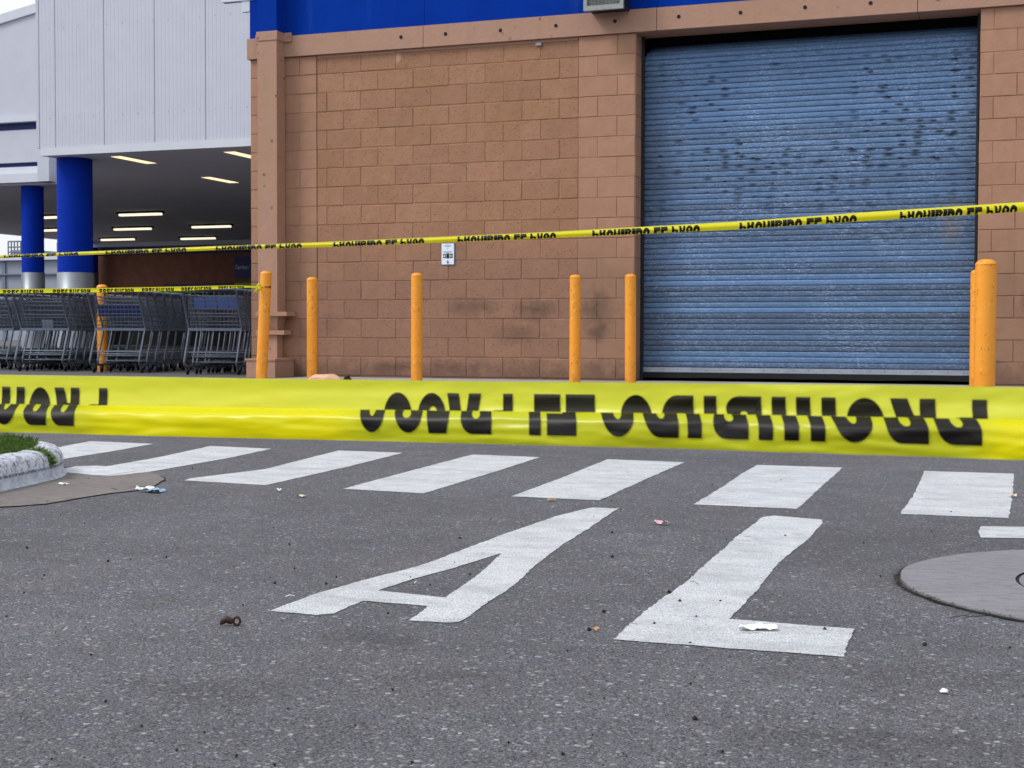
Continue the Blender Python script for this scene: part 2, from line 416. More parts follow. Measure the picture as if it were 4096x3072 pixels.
def grassmat():
    n = NT('grass_blade'); p = n.pos()
    c = n.mix(n.ramp(n.noise(p, 60, 3), .3, .7), (.045, .11, .018, 1), (.13, .22, .04, 1))
    return n.done(c, .6, 0, None, .3)
MT['grass'] = grassmat()

# ------------------------------------------------------------------ the ground
g = MB(); g.add([(-900, -900, 0), (900, -900, 0), (900, 900, 0), (-900, 900, 0)], [(0, 1, 2, 3)])
ground = g.build('asphalt_ground', MT['asphalt']); tag(ground, kind='structure')
PZ = .24
g = MB(); g.box((-80, -1.15, .0), (60, 90, PZ)); pave = g.build('pavement', MT['pavement']); tag(pave, kind='structure')
g = MB(); g.box((-.6, -1.149, PZ-.1), (10, .0, PZ+.004)); g.box((2.99, .0, PZ-.1), (6.19, .2, PZ+.004)); w_ = g.build('walkway', MT['walkway']); tag(w_, kind='structure')
k = empty('kerb', (0, 0, 0)); tag(k, kind='structure')
km = MB(); km.box((0, 0, 0), (.992, .15, PZ+.012))
kme = km.mesh('kerb_stone', MT['kerbside'])
for i in range(60):
    o = bpy.data.objects.new('kerb_stone', kme); link(o, k); o.location = (-25+i*1.0, -1.30, 0)

def rough_outline(pts, amp=.006, step=.03, seed=0):
    """densify a ground outline and make its edge slightly uneven"""
    out = []; n = len(pts)
    for i in range(n):
        a, b = Vector(pts[i][:2]), Vector(pts[(i+1) % n][:2]); L_ = (b-a).length; m = max(1, int(L_/step))
        nrm = Vector((-(b-a).y, (b-a).x)).normalized()
        for j in range(m):
            q = a.lerp(b, j/m); f = .5*noise.noise(Vector((q.x*9, q.y*9, seed)))+.5*noise.noise(Vector((q.x*33, q.y*33, seed)))+.45*noise.noise(Vector((q.x*120, q.y*120, seed)))
            out.append(q+nrm*f*amp)
    return out
def flat(name, outline, holes, z, mt, parent, **t):
    polys = [[Vector((p[0], p[1], 0)) for p in outline]]+[[Vector((p[0], p[1], 0)) for p in h] for h in holes]
    tris = tessellate_polygon(polys); vs = [q for pl in polys for q in pl]
    m = MB(); out = []
    for t3 in tris:
        a, b, c = (vs[i] for i in t3)
        if (b-a).cross(c-a).z < 0: t3 = t3[::-1]
        out.append(tuple(t3))
    m.add([(p.x, p.y, z) for p in vs], out)
    o = m.build(name, mt, parent)
    if t: tag(o, **t)
    return o
def gpl(pts): return [gp(x, y) for x, y in pts]
def cr(pts, ox, oy, zf): return [(ox+x/zf, oy+y/zf) for x, y in pts]
z1, z2 = 1.2316, 1.3825
stripes = [cr([(1723,105),(2162,118),(2156,230),(2137,337),(1600,317),(1665,230)], 2300, 1800, z1),
           cr([(900,75),(1320,88),(1200,195),(1095,292),(583,270),(740,175),(810,125)], 2300, 1800, z1),
           [(2430,1838),(2738,1850),(2590,1915),(2397,2003),(2045,1987),(2240,1915)],
           [(1890,1819),(2160,1830),(1990,1885),(1694,1975),(1370,1957),(1640,1885)],
           [(1354,1803),(1613,1812),(1400,1866),(1063,1942),(737,1923),(760,1915),(1060,1878)],
           [(842,1785),(1087,1796),(900,1836),(595,1889),(437,1906),(180,1895),(180,1885),(430,1866),(640,1829)],
           [(361,1766),(613,1776),(470,1803),(246,1838),(60,1850),(60,1820),(215,1793)],
           [(40,1752),(85,1756),(163,1761),(100,1770),(-60,1790),(-200,1785)],
           [(-260,1741),(-120,1746),(-300,1770),(-520,1768)]]
for i, s in enumerate(stripes):
    flat('crosswalk_stripe', rough_outline(gpl(s), .009, .015, i), [], .002, MT['paint'], ground)
flat('fresh_paint_patch', rough_outline(gpl([(255,1878),(300,1868),(390,1865),(450,1870),(540,1885),(505,1892),(425,1904),(330,1901),(258,1893)]), .006, .01, 30), [], .0035, MT['newpaint'], ground)
A = cr([(110,1032),(345,942),(600,868),(945,780),(1420,600),(1700,505),(1870,462),(1900,458),(2035,465),(1980,500),(1850,590),(1720,670),(1590,770),
        (1420,920),(1310,985),(1190,1075),(1150,1092),(1100,1097),(880,1085),(990,1005),(625,975),(460,1045),(370,1055)], 1000, 1700, z2)
Ah = cr([(1388,712),(1140,790),(900,855),(710,918),(1078,958),(1220,860),(1310,790)], 1000, 1700, z2)
flat('painted_letter', rough_outline(gpl(A), .007, .008, 3), [rough_outline(gpl(Ah), .005, .02, 5)], .002, MT['paint'], ground, label='white painted letter A')
Lp = cr([(188,937),(280,850),(380,770),(560,640),(790,435),(925,332),(980,325),(1215,345),(1220,358),(1150,440),(1000,560),(900,690),(760,835),(1375,885),(1350,950),(1325,1022)], 2300, 1800, z1)
flat('painted_letter', rough_outline(gpl(Lp), .007, .008, 9), [], .002, MT['paint'], ground, label='white painted letter L')
Tp = [(3912,2125),(3925,2107),(4096,2109),(4700,2150),(4690,2215),(4096,2155),(3925,2152)]
flat('painted_letter', rough_outline(gpl(Tp), .006, .03, 4), [], .002, MT['paint'], ground, label='white painted top bar of the letter T')

for pl in ([(3960,2462),(3900,2467),(3850,2464),(3800,2470)],):
    m = MB(); vs_ = []
    for (x_, y_) in pl:
        q = gp(x_, y_); vs_ += [(q.x, q.y+.003, .0012), (q.x, q.y-.003, .0012)]
    m.add(vs_, [(2*i, 2*i+1, 2*i+3, 2*i+2) for i in range(len(pl)-1)]); m.build('crack', MT['dark'], ground)
# traffic island: kerb ring with grass, standing on a worn concrete apron
apr = [(-500,2075),(-200,2045),(0,2030),(80,2027),(180,2019),(330,1993),(450,1975),(560,1963),(610,1947),(640,1935),(662,1915),(645,1903),(598,1891),(437,1909),(250,1890),(60,1880),(-500,1930)]
ap = flat('concrete_apron', rough_outline(gpl(apr), .012, .04, 2), [], .004, MT['apron'], None); tag(ap, kind='structure')
crk = gpl(apr[:11]); crk = [Vector((p.x, p.y)) for p in rough_outline(crk, .012, .04, 2)][:int(1e9)]
m = MB()
seg = rough_outline(gpl(apr), .012, .04, 2)
nn = 0
edge = []
for q in seg:
    edge.append(Vector((q.x, q.y, 0)))
    if (q-Vector(gp(662, 1915)[:2])).length < .03: break
for i in range(len(edge)-1):
    a, b = edge[i], edge[i+1]; w = .003+.010*abs(noise.noise(a*6)); d = (b-a).normalized(); s_ = Vector((d.y, -d.x, 0))
    m.add([a+Vector((0,0,.0045)), b+Vector((0,0,.0045)), b+s_*w+Vector((0,0,.0045)), a+s_*w+Vector((0,0,.0045))], [(3,2,1,0)])
m.build('edge_crack', MT['dark'], ap)
for pl in ([(160,1987),(190,1983),(227,1979)], [(445,1956),(470,1962)], [(515,1952),(560,1950),(600,1948)], [(640,1906),(652,1912),(662,1916)]):
    pl = [gp(x, y, .0) for x, y in pl]; m = MB(); vs_ = []
    for q in pl: vs_ += [(q.x, q.y+.006, .0048), (q.x, q.y-.006, .0048)]
    m.add(vs_, [(2*i, 2*i+1, 2*i+3, 2*i+2) for i in range(len(pl)-1)]); m.build('crack', MT['dark'], ap)

isl = empty('traffic_island', gp(100, 1935)); tag(isl, 'low whitewashed kerb corner filled with grass beside the crosswalk', 'traffic island')
oz = isl.location.copy(); oz.z = 0; isl.location = oz
ext = (gp(0,1967)-gp(130,1938)).normalized()*2.3
base = [gp(0,1967)+ext, gp(0,1967), gp(130,1938), gp(205,1921), gp(243,1908), gp(255,1893), gp(252,1882), gp(230,1872), gp(160,1862), gp(0,1847), gp(0,1847)+ext]
# smooth the outline
def smooth(pts, it=2):
    for _ in range(it):
        q = []
        for a, b in zip(pts, pts[1:]+pts[:1]): q += [a.lerp(b, .25), a.lerp(b, .75)]
        pts = q
    return pts
bl = smooth([Vector((p.x, p.y, 0))-oz for p in base], 3)
cen = sum(bl, Vector())/len(bl)
prof = [(-.022, 0), (-.014, .008), (0, .014), (0, .05), (.003, .064), (.006, .090), (.014, .112), (.034, .132), (.07, .141), (.135, .142), (.14, .09)]
m = MB(); vs_ = []; nb = len(bl)
nr = []
for i in range(nb):
    t = (bl[(i+1) % nb]-bl[i-1]).normalized(); nr.append(Vector((-t.y, t.x, 0)))
if (cen-bl[nb//2]).dot(nr[nb//2]) < 0: nr = [-q for q in nr]
for i in range(nb):
    for r_, z_ in prof:
        q = bl[i]+nr[i]*r_; f = (noise.noise(Vector((q.x*11, q.y*11, z_*14)))*.010+noise.noise(Vector((q.x*40, q.y*40, z_*40)))*.003)*(1 if z_ > .07 else .3)
        vs_.append((q.x+nr[i].x*f, q.y+nr[i].y*f, z_+f*.5))
npf = len(prof)
m.add(vs_, [(i*npf+j, (i+1) % nb*npf+j, (i+1) % nb*npf+j+1, i*npf+j+1) for i in range(nb) for j in range(npf-1)], True)
kerbo = m.build('kerb', MT['kerb'], isl)
m = MB(); inner = [bl[i]+nr[i]*.13 for i in range(nb)]
m.poly([(q.x, q.y, .132) for q in inner][::-1]); m.build('soil', MT['soil'], isl)
# grass
gb = MB(); rr = random.Random(3)
xs = [q.x for q in inner]; ys = [q.y for q in inner]
import mathutils
def inside(p, poly):
    c = False; j = len(poly)-1
    for i in range(len(poly)):
        a, b = poly[i], poly[j]
        if (a.y > p.y) != (b.y > p.y) and p.x < (b.x-a.x)*(p.y-a.y)/(b.y-a.y)+a.x: c = not c
        j = i
    return c
tip = inner[nb//2]
cnt = 0
for _ in range(140000):
    p = Vector(((max(xs)-(max(xs)-min(xs))*rr.random()**1.6), rr.uniform(min(ys), max(ys)), 0))
    if not inside(p, inner): continue
    h = rr.uniform(.015, .045)*(1+.6*noise.noise(p*9)); th = rr.uniform(0, 6.28); lean = rr.uniform(.1, .9)*h
    w = rr.uniform(.0015, .003); s_ = Vector((math.cos(th+1.57), math.sin(th+1.57), 0))*w; dr = Vector((math.cos(th), math.sin(th), 0))
    b0 = p+Vector((0, 0, .130+.012*max(0, noise.noise(p*4))))
    gb.add([b0-s_, b0+s_, b0+dr*lean*.4+Vector((0, 0, h*.7))+s_*.7, b0+dr*lean+Vector((0, 0, h)), b0+dr*lean*.4+Vector((0, 0, h*.7))-s_*.7], [(0,1,2,3,4)])
    cnt += 1
    if cnt > 20000: break
# tuft spilling over the kerb
c0 = gp(180, 1880, .10)-oz
iv = min(range(nb), key=lambda i: (bl[i]-(gp(200,1921)-oz)).length)
for _ in range(500):
    t = rr.random(); i = iv+int(rr.uniform(-2, 2)); i = max(0, min(nb-1, i))
    pp = [(.12,.146),(.06,.142),(.026,.128),(.008,.10),(.0,.07)]; u = t*3.99; j = int(u); fr = u-j
    r_ = pp[j][0]*(1-fr)+pp[j+1][0]*fr; z_ = pp[j][1]*(1-fr)+pp[j+1][1]*fr
    q = bl[i]+nr[i]*r_; q = q.lerp(bl[(i+1) % nb]+nr[i]*r_, rr.random()); q = Vector((q.x, q.y, z_))
    h = rr.uniform(.012, .035); d = Vector((rr.uniform(-1, 1), rr.uniform(-1, 1), rr.uniform(-.3, .8))).normalized()-nr[i]*.5
    s_ = d.orthogonal().normalized()*.0025
    gb.add([q-s_, q+s_, q+d*h], [(0, 1, 2)])
go = gb.build('grass', MT['grass'], isl); go['kind'] = 'stuff'

# manhole collar at the right
def circ3(a, b, c):
    ax, ay, bx, by, cx, cy = a.x, a.y, b.x, b.y, c.x, c.y
    d = 2*(ax*(by-cy)+bx*(cy-ay)+cx*(ay-by))
    ux = ((ax*ax+ay*ay)*(by-cy)+(bx*bx+by*by)*(cy-ay)+(cx*cx+cy*cy)*(ay-by))/d
    uy = ((ax*ax+ay*ay)*(cx-bx)+(bx*bx+by*by)*(ax-cx)+(cx*cx+cy*cy)*(bx-ax))/d
    return Vector((ux, uy, 0)), math.hypot(ax-ux, ay-uy)
mc, mr = circ3(gp(3603,2285), gp(4096,2488), gp(4096,2206))
mh = empty('manhole', mc); tag(mh, 'round concrete manhole surround with dark gap beside the letter L', 'manhole')
m = MB(); N_ = 96; ring = []
for k_ in range(N_):
    th = 2*math.pi*k_/N_; r_ = mr-.008+.006*noise.noise(Vector((math.cos(th)*3, math.sin(th)*3, 1)))
    ring.append((r_*math.cos(th), r_*math.sin(th)))
rin = mr-(gp(4060,2322)-gp(3603,2285)).length
m.add([(x, y, .007) for x, y in ring]+[(rin*math.cos(2*math.pi*k_/N_), rin*math.sin(2*math.pi*k_/N_), .007) for k_ in range(N_)]+[(x, y, 0) for x, y in ring],
      [(k_, (k_+1) % N_, N_+(k_+1) % N_, N_+k_) for k_ in range(N_)]+[((k_+1) % N_, k_, 2*N_+k_, 2*N_+(k_+1) % N_) for k_ in range(N_)])
m.build('concrete_collar', MT['collar'], mh)
m = MB(); vv = []
for k_ in range(N_):
    th = 2*math.pi*k_/N_; w = .006+.022*abs(noise.noise(Vector((math.cos(th)*9, math.sin(th)*9, 3))))
    if .0 < math.sin(th): w *= .35
    vv += [((mr-.004)*math.cos(th), (mr-.004)*math.sin(th), .0035), ((mr+w)*math.cos(th), (mr+w)*math.sin(th), .0035)]
m.add(vv, [(2*k_, 2*k_+1, (2*k_+3) % (2*N_), (2*k_+2) % (2*N_)) for k_ in range(N_)]); m.build('gap', MT['dark'], mh)
m = MB(); m.lathe([(rin-.010, .003), (rin-.010, .006), (.001, .006)], n=64); m.build('lid', MT['collar'], mh)
m = MB(); m.lathe([(rin+.001, .003), (rin-.012, .003)], n=64); m.build('lid_gap', MT['dark'], mh)
m = MB(); rr = random.Random(5)
for _ in range(170):
    th = rr.gauss(math.radians(205), .45); q = Vector((math.cos(th), math.sin(th), 0))*(mr+rr.uniform(-.004, .018)); a = rr.uniform(0, 6.28); l = rr.uniform(.006, .02)
    d = Vector((math.cos(a), math.sin(a), rr.uniform(0, .3)))*l; s_ = Vector((-d.y, d.x, 0)).normalized()*.0015
    z = Vector((0, 0, .008)); m.add([q+z-s_, q+z+s_, q+z+d+s_, q+z+d-s_], [(0,1,2,3)])
o = m.build('gap_debris', MT['debris'], mh); o['kind'] = 'stuff'

# ------------------------------------------------------------------ the near building
UL, US, UI, UR = -1.32, -.52, 2.40, 2.983                 # left corner, seam, infill end, door jamb
UD = 6.20                                                  # right jamb
LZ = C0+17*.2                                              # underside of the beam
st = empty('store_building', (0, 0, 0)); tag(st, 'brown painted block building with roller door and blue fascia', 'building')
def block_mesh(w, h, seed, mt, depth=.05):
    r = random.Random(seed); sm = mt.name.startswith('smooth')
    x0, x1 = r.choice((.0006, .002, .0035)), w-r.choice((.0006, .002, .0035)); y0, y1 = r.uniform(.0015, .0035), h-r.uniform(.001, .003); b = .0045 if sm else r.uniform(.004, .008)
    def o(s=.0012 if sm else .0028): return r.uniform(-s, s)
    fr = r.uniform(-.002, .002)
    xs = [x0+b+o(), x0+w*.35, x0+w*.68, x1-b+o()]
    back = [(x0+o(), depth, y0+o()), (x1+o(), depth, y0+o()), (x1+o(), depth, y1+o()), (x0+o(), depth, y1+o())]
    rim = [(back[i][0], b*.8, back[i][2]) for i in range(4)]
    lo = [(x, fr+o(.001), y0+b+o()) for x in xs]; hi = [(x, fr+o(.001), y1-b+o()) for x in xs]
    m = MB(); m.add(back+rim+lo+hi, [(0,1,5,4),(1,2,6,5),(2,3,7,6),(3,0,4,7),
        (4,5,11,10,9,8),(7,12,13,14,15,6),(4,8,12,7),(5,6,15,11),(8,9,13,12),(9,10,14,13),(10,11,15,14)])
    me = m.mesh('concrete_block', mt); return me
lib = {}
def block(parent, u0, u1, k, mt, y=0.0, h=.2):
    w = round(u1-u0, 3)
    if w < .03: return
    key = (w, h, mt.name); v = random.randrange(14 if abs(w-.4) < .01 else 4)
    if (key, v) not in lib: lib[(key, v)] = block_mesh(w, h, hash((w, h)) % 1000+v*17, mt)
    o = bpy.data.objects.new('concrete_block', lib[(key, v)]); link(o, parent)
    o.location = (u0, y+random.uniform(-.0008, .0008), C0+k*.2)
def rows(parent, u0, u1, even, odd, mt, y, k0=0, k1=17):
    for k in range(k0, k1):
        js = [u0]+[j for j in (even if k % 2 == 0 else odd) if u0+.02 < j < u1-.02]+[u1]
        for a, b in zip(js[:-1], js[1:]): block(parent, a, b, k, mt, y)
def wallpart(name, u0, u1, y, mt, z0=.0, z1=LZ, d=.3):
    m = MB(); m.box((u0+.001, y+.0055, z0), (u1-.001, y+d, z1-.001)); return m.build(name, mt, st)
random.seed(11)
wl_ = wallpart('left_pier_wall', UL, US, -.008, MT['mortar'])
rows(wl_, UL, US, [US-.6, US-.2], [US-.4], MT['smoothblock'], -.008, 0, 17)
wi = wallpart('infill_wall', US, UI, 0, MT['mortar'])
ev = [i*.4 for i in range(-1, 6)]; od = [-.2+i*.4 for i in range(0, 7)]
rows(wi, US, UI, ev, od, MT['infill'], 0, 0, 17)
wpil = wallpart('door_pier_wall', UI, UR, -.012, MT['mortar'], d=.34)
rows(wpil, UI, UR, [UI+.4], [UI+.2], MT['smoothblock'], -.012, 0, 17)
wr = wallpart('right_pier_wall', UD, 9.6, -.012, MT['mortar'], d=.34)
rows(wr, UD, 9.6, [UD+.12+i*.4 for i in range(9)], [UD+.32+i*.4 for i in range(9)], MT['smoothblock'], -.012, 0, 17)
m = MB()
for (a, b) in ((UL, UI-.2),): m.box((a, .0, C0-.26), (a+.001, .01, C0))
# jamb faces carry the course joints too
for jx, s_ in ((UR, 1),):
    for k in range(17):
        mm = MB(); mm.box((0, 0, .004), (.004, .30, .196)); o = mm.build('jamb_block', MT['smoothblock'], wpil, (jx, -.006, C0+k*.2))
# side and back of the building, seen from a step aside
m = MB(); m.box((UL+.01, .302, 0), (UL+.25, 14, LZ)); m.box((UL+.01, 13.8, 0), (9.6, 14, LZ)); m.box((9.36, .33, 0), (9.6, 13.8, LZ))
m.build('side_wall', MT['smoothblock'], st)
m = MB(); m.box((UL+.0, .02, LZ+.23), (9.6, 14, 4.9)); m.build('roof_block', MT['blue'], st)
# beam
BT = LZ+.222
bm_ = MB(); e3 = [.73, 3.20, 5.6]
xs_ = [UL-.02, .73, 3.20, 5.65, 8.1, 9.62]
lint = empty('x')
bpy.data.objects.remove(lint)
bm_.box((UL-.02, -.045, LZ+.002), (xs_[1]-.003, .30, BT))
lintel = bm_.build('beam', MT['beam'], st)
for a, b in zip(xs_[1:-1], xs_[2:]):
    q = MB(); q.box((a+.003, -.045+random.uniform(-.001, .001), LZ+.002), (b-.003, .30, BT)); q.build('beam_segment', MT['beam'], lintel)
q = MB(); q.box((US+.01, -.006, LZ-.028), (UI-.01, .02, LZ)); q.build('mortar_fillet', MT['beam'], lintel)
for hx in [.48, .98, 1.58, 2.17, 2.78, 3.42, 4.02, 4.63, 5.23, 5.83, 6.43, 7.03]:
    q = MB(); q.lathe([(.019, -.006), (.017, 0), (.012, .0005), (.001, -.002)], n=10)
    o = q.build('bolt_hole', MT['dark'], lintel, (hx, -.0512, LZ+.115+random.uniform(-.008, .008))); o.rotation_euler = (math.pi/2, 0, 0)
    o.rotation_euler = (-math.pi/2, 0, 0); o.rotation_euler = (math.pi/2, 0, 0)
# blue fascia in sheets
xs2 = [UL-.0, .735, 3.205, 5.655, 8.1, 9.6]
fas = None
for a, b in zip(xs2[:-1], xs2[1:]):
    q = MB(); q.box((a+.002, -.02, BT+.001), (b-.002, .0195, 5.2)); q.build('fascia_sheet', MT['blue'], st)
# roof edge bracket at the corner
q = MB(); q.box((UL-.34, -.03, BT+.42), (UL+.1, .05, BT+.47)); q.box((UL-.10, -.02, BT+.30), (UL, .02, BT+.42)); q.build('eave_bracket', MT['trim'], st)

# downpipe
def XP(x, y, Yp): return wp(x, y, Yp).x
dpy = -.20
px0, px1 = XP(1030, 500, dpy), XP(1107, 500, dpy)
dpt = BT-.02
q = MB(); q.box((px0, dpy, wp(1068, 1247, dpy).z), (px1, -.02, dpt)); dp = q.build('downpipe', MT['beam'], st)
q = MB(); q.box((px0+.002, dpy+.003, dpt+.05), (px1-.002, -.021, 5.0)); q.build('upper_pipe', MT['blue'], dp)
q = MB(); q.box((px0-.008, dpy-.008, dpt-.045), (px1+.008, -.02, dpt+.05)); q.box((px1+.008, -.066, dpt-.045), (px1+.10, -.046, dpt+.05)); q.box((px0-.1, -.066, dpt-.045), (px0-.008, -.046, dpt+.05)); q.build('collar', MT['beam'], dp)
za, zb, zc, zd = wp(1068, 1247, dpy).z, wp(1068, 1320, dpy).z, wp(1068, 1337, dpy).z, wp(1068, 1437, dpy).z
q = MB(); q.box((px0-.02, dpy-.02, za-.045), (px1+.12, -.02, za)); q.build('bracket', MT['beam'], dp)
q = MB(); w0 = px1-px0
q.add([(px0+.0, dpy, za-.046), (px1, dpy, za-.046), (px1, -.02, za-.046), (px0, -.02, za-.046), (px0+.01, dpy+.09, zb), (px1-.03, dpy+.05, zb), (px1-.03, -.02, zb), (px0+.01, -.02, zb)],
      [(0,1,5,4),(1,2,6,5),(2,3,7,6),(3,0,4,7),(4,5,6,7)]); q.build('transition', MT['beam'], dp)
q = MB(); q.box((px0-.04, dpy+.02, zb-.05), (px1+.07, -.02, zb-.002)); q.build('bracket', MT['beam'], dp)
q = MB(); q.box((px0+.012, dpy+.055, zd), (px1-.035, -.02, zb-.052)); q.build('lower_pipe', MT['beam'], dp)
q = MB()
bx0, bx1 = XP(985, 1470, -.42), XP(1100, 1470, -.42)
q.box((bx0, -.42, PZ), (bx1, -.012, zd-.01)); q.box((bx0-.01, -.43, zd-.01), (bx1+.01, -.012, zd+.012))
o = q.build('pipe_plinth', MT['beam'], st)

# roller door
door = empty('roller_door', (0, 0, 0)); door.parent = st
DY = .25; DZ0 = C0+.035; ns = 0; sh = .0535
prof = [(.010, .0), (.010, .0028), (-.001, .0030), (-.0026, .012), (-.0036, .026), (-.0030, .042), (-.0008, .0512), (.010, .0535)]
m = MB(); w_ = UD-UR-.03; NX = 2
vs_ = []
for x in (0, w_): vs_ += [(x, y, z) for y, z in prof]
m.add(vs_, [(j, len(prof)+j, len(prof)+j+1, j+1) for j in range(len(prof)-1)], True)
slat = m.mesh('slat', MT['slat'])
rr = random.Random(21); zs = DZ0+.085; i = 0
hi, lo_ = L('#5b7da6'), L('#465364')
while zs < LZ+.12:
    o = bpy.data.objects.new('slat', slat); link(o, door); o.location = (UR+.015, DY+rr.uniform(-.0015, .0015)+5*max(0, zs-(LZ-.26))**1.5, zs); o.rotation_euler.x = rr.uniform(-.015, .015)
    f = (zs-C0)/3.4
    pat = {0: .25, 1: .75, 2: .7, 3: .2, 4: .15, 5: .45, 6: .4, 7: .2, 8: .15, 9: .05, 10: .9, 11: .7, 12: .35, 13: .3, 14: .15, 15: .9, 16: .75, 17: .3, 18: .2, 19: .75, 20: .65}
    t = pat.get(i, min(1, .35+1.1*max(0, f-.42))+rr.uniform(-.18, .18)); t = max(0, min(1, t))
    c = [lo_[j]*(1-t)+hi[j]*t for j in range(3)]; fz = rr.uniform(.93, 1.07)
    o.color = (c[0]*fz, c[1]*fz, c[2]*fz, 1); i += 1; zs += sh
q = MB(); q.box((UR+.012, DY-.018, DZ0+.035), (UD-.012, DY+.01, DZ0+.083)); bb = q.build('bottom_bar', MT['bottombar'], door)
for i in range(22):
    q = MB(); q.lathe([(.004, 0), (.004, .004), (.0001, .005)], n=6); o = q.build('rivet', MT['dark'], bb, (UR+.1+i*.143, DY-.0185, DZ0+.062)); o.rotation_euler.x = math.pi/2
q = MB(); vs_ = []
for i in range(60):
    x = UR+.012+(w_+.006)*i/59; z = DZ0-.02+.012*noise.noise(Vector((x*2, 0, 0)))
    vs_ += [(x, DY-.02, DZ0+.033), (x, DY-.026, max(z, PZ+.001))]
q.add(vs_, [(2*i, 2*i+1, 2*i+3, 2*i+2) for i in range(59)]); q.build('rubber_seal', MT['rubber'], door)
for a, b in ((UR+.001, UR+.034), (UD-.034, UD-.013)):
    q = MB(); q.box((a, DY-.045, PZ), (b, DY-.02, LZ+.1)); q.build('guide_rail', MT['guide'], door)
q = MB(); q.box((UR-.4, DY+.5, 0), (UD+.4, DY+.56, LZ+.6)); q.build('dark_interior', MT['dark'], door)
q = MB(); q.box((UR+.002, .302, LZ+.05), (UD-.002, .6, LZ+.2)); q.build('drum_hood', MT['dark'], door)

# small notice on the wall, flood lamp box above
sp = wp(1792, 1016, -.006)
sg = empty('wall_notice', (sp.x, -.004, sp.z)); tag(sg, 'small white notice with black pictograms fixed to the block wall', 'sign')
sw, shh = .068, .107
q = MB(); q.box((-sw-.004, -.006, -shh-.004), (sw+.004, 0, shh+.004)); q.build('backing', MT['signblue'], sg)
q = MB(); q.box((-sw, -.009, -shh), (sw, -.006, shh)); q.build('sheet', MT['signwhite'], sg)
q = MB(); q.box((-.052, -.0105, -.042), (-.022, -.009, .0)); q.box((-.016, -.0105, -.046), (.016, -.009, .006)); q.box((.022, -.0105, -.042), (.055, -.009, .002)); q.build('pictograms', MT['ink'], sg)
q = MB(); q.box((-.044, -.0115, -.032), (-.032, -.0105, -.010)); q.box((.028, -.0115, -.018), (.046, -.0105, -.012)); q.box((.028, -.0115, -.032), (.046, -.0105, -.026)); q.build('pictogram_detail', MT['signwhite'], sg)
q = MB()
for i, (w, z) in enumerate(((.022, .092), (.04, .083), (.035, .077), (.003, .05), (.045, .026), (.05, .019), (.042, .012))): q.box((-w, -.0105, z), (w, -.009, z+(.003 if i != 3 else .02)))
q.build('fine_print', MT['inkgrey'], sg)
q = MB(); q.path([(0, -.0100, -.098), (0, -.0100, -.088), (0, -.0100, -.075), (0, -.0100, -.062)], [.004, .011, .010, .002], 10); q.build('drop_symbol', MT['signblue'], sg)
tc = wp(2105+3, 178, -.01)
# pale clip stuck under the beam
q = MB(); q.box((-.03, -.012, -.014), (.03, 0, .014)); o = q.build('cable_clip', MT['sleeve'], None, (wp(2155, 180, -.01).x, -.01, LZ-.045)); tag(o, 'tiny grey clip stuck at the top of the block wall', 'clip')
lp = wp(2415, 40, -.30)
lm = empty('wall_lamp', (lp.x, -.02, lp.z)); tag(lm, 'grey box lamp with wire grille mounted on the blue fascia', 'lamp')
q = MB(); q.box((-.19, -.26, .03), (.19, -.0, .50)); q.build('housing', MT['guide'], lm)
q = MB(); q.box((-.20, -.30, .0), (.20, -.262, .045)); q.box((-.20, -.30, .045), (-.165, -.262, .5)); q.box((.165, -.30, .045), (.20, -.262, .5)); q.build('frame', MT['lampframe'], lm)
q = MB()
for i in range(24): q.box((-.165+i*.014, -.285, .045), (-.162+i*.014, -.282, .5))
for i in range(30): q.box((-.165, -.2815, .05+i*.014), (.165, -.279, .053+i*.014))
o = q.build('grille', MT['lampframe'], lm); o['kind'] = 'stuff'
q = MB(); q.box((-.165, -.27, .045), (.165, -.263, .5)); q.build('lens', MT['lampmesh'], lm)

# ------------------------------------------------------------------ entrance canopy at the left
CZ = EYE.z+3.6
FY = wp(572, 605, 0); FY = gp(572, 605, CZ).y             # front line of the canopy
f0 = gp(144, 620, CZ); 
FX0 = f0.x
LY = FY+4.6
BY = gp(390, 975, CZ).y; LX = gp(390, 975, CZ).x
cn = empty('entrance_canopy', (FX0, FY, PZ)); tag(cn, 'tall white panelled entrance canopy on blue round columns', 'canopy')
def loc(o): o.matrix_parent_inverse = Matrix.Translation(-cn.location); return o
def cbuild(q, name, mt): return loc(q.build(name, mt, cn))
TOP = CZ+7.0
fa = MB(); fa.box((FX0, FY+.08, CZ+.01), (UL-.01, FY+.30, TOP)); fo = cbuild(fa, 'fascia', MT['seam'])
seams = [144, 158, 222, 417, 619, 823, 1030]
sx = [gp(x, 610, CZ).x for x in seams]
# true panel lines on the fascia plane
sx = [wp(x, 500, FY).x for x in seams]
while sx[-1] < UL-1.3: sx.append(sx[-1]+1.02)
sx.append(UL-.02)
for a, b in zip(sx[:-1], sx[1:]):
    q = MB(); n_ = max(1, int((b-a)/.085)); w = (b-a-.014)/n_; vs_ = []; x = a+.007
    for i in range(n_): vs_ += [(x+i*w, FY+.002), (x+i*w+w*.72, FY+.002), (x+i*w+w*.82, FY+.005), (x+i*w+w*.92, FY+.005)]
    vs_.append((x+n_*w, FY+.002)); nv = len(vs_)
    q.add([(p[0], p[1], CZ+.16) for p in vs_]+[(p[0], p[1], TOP) for p in vs_], [(i, i+1, nv+i+1, nv+i) for i in range(nv-1)])
    q.box((a+.007, FY+.009, CZ+.16), (b-.007, FY+.079, TOP))
    q.build('fascia_panel', MT['panel'], fo)
for i in range(40):
    x = sx[1]+.25+i*.35
    for z in (CZ+.75, CZ+2.55):
        if x < UL-.3 and i < 24:
            q = MB(); q.box((x-.009, FY-.003, z-.009), (x+.009, FY+.002, z+.009)); q.build('screw', MT['screw'], fo)
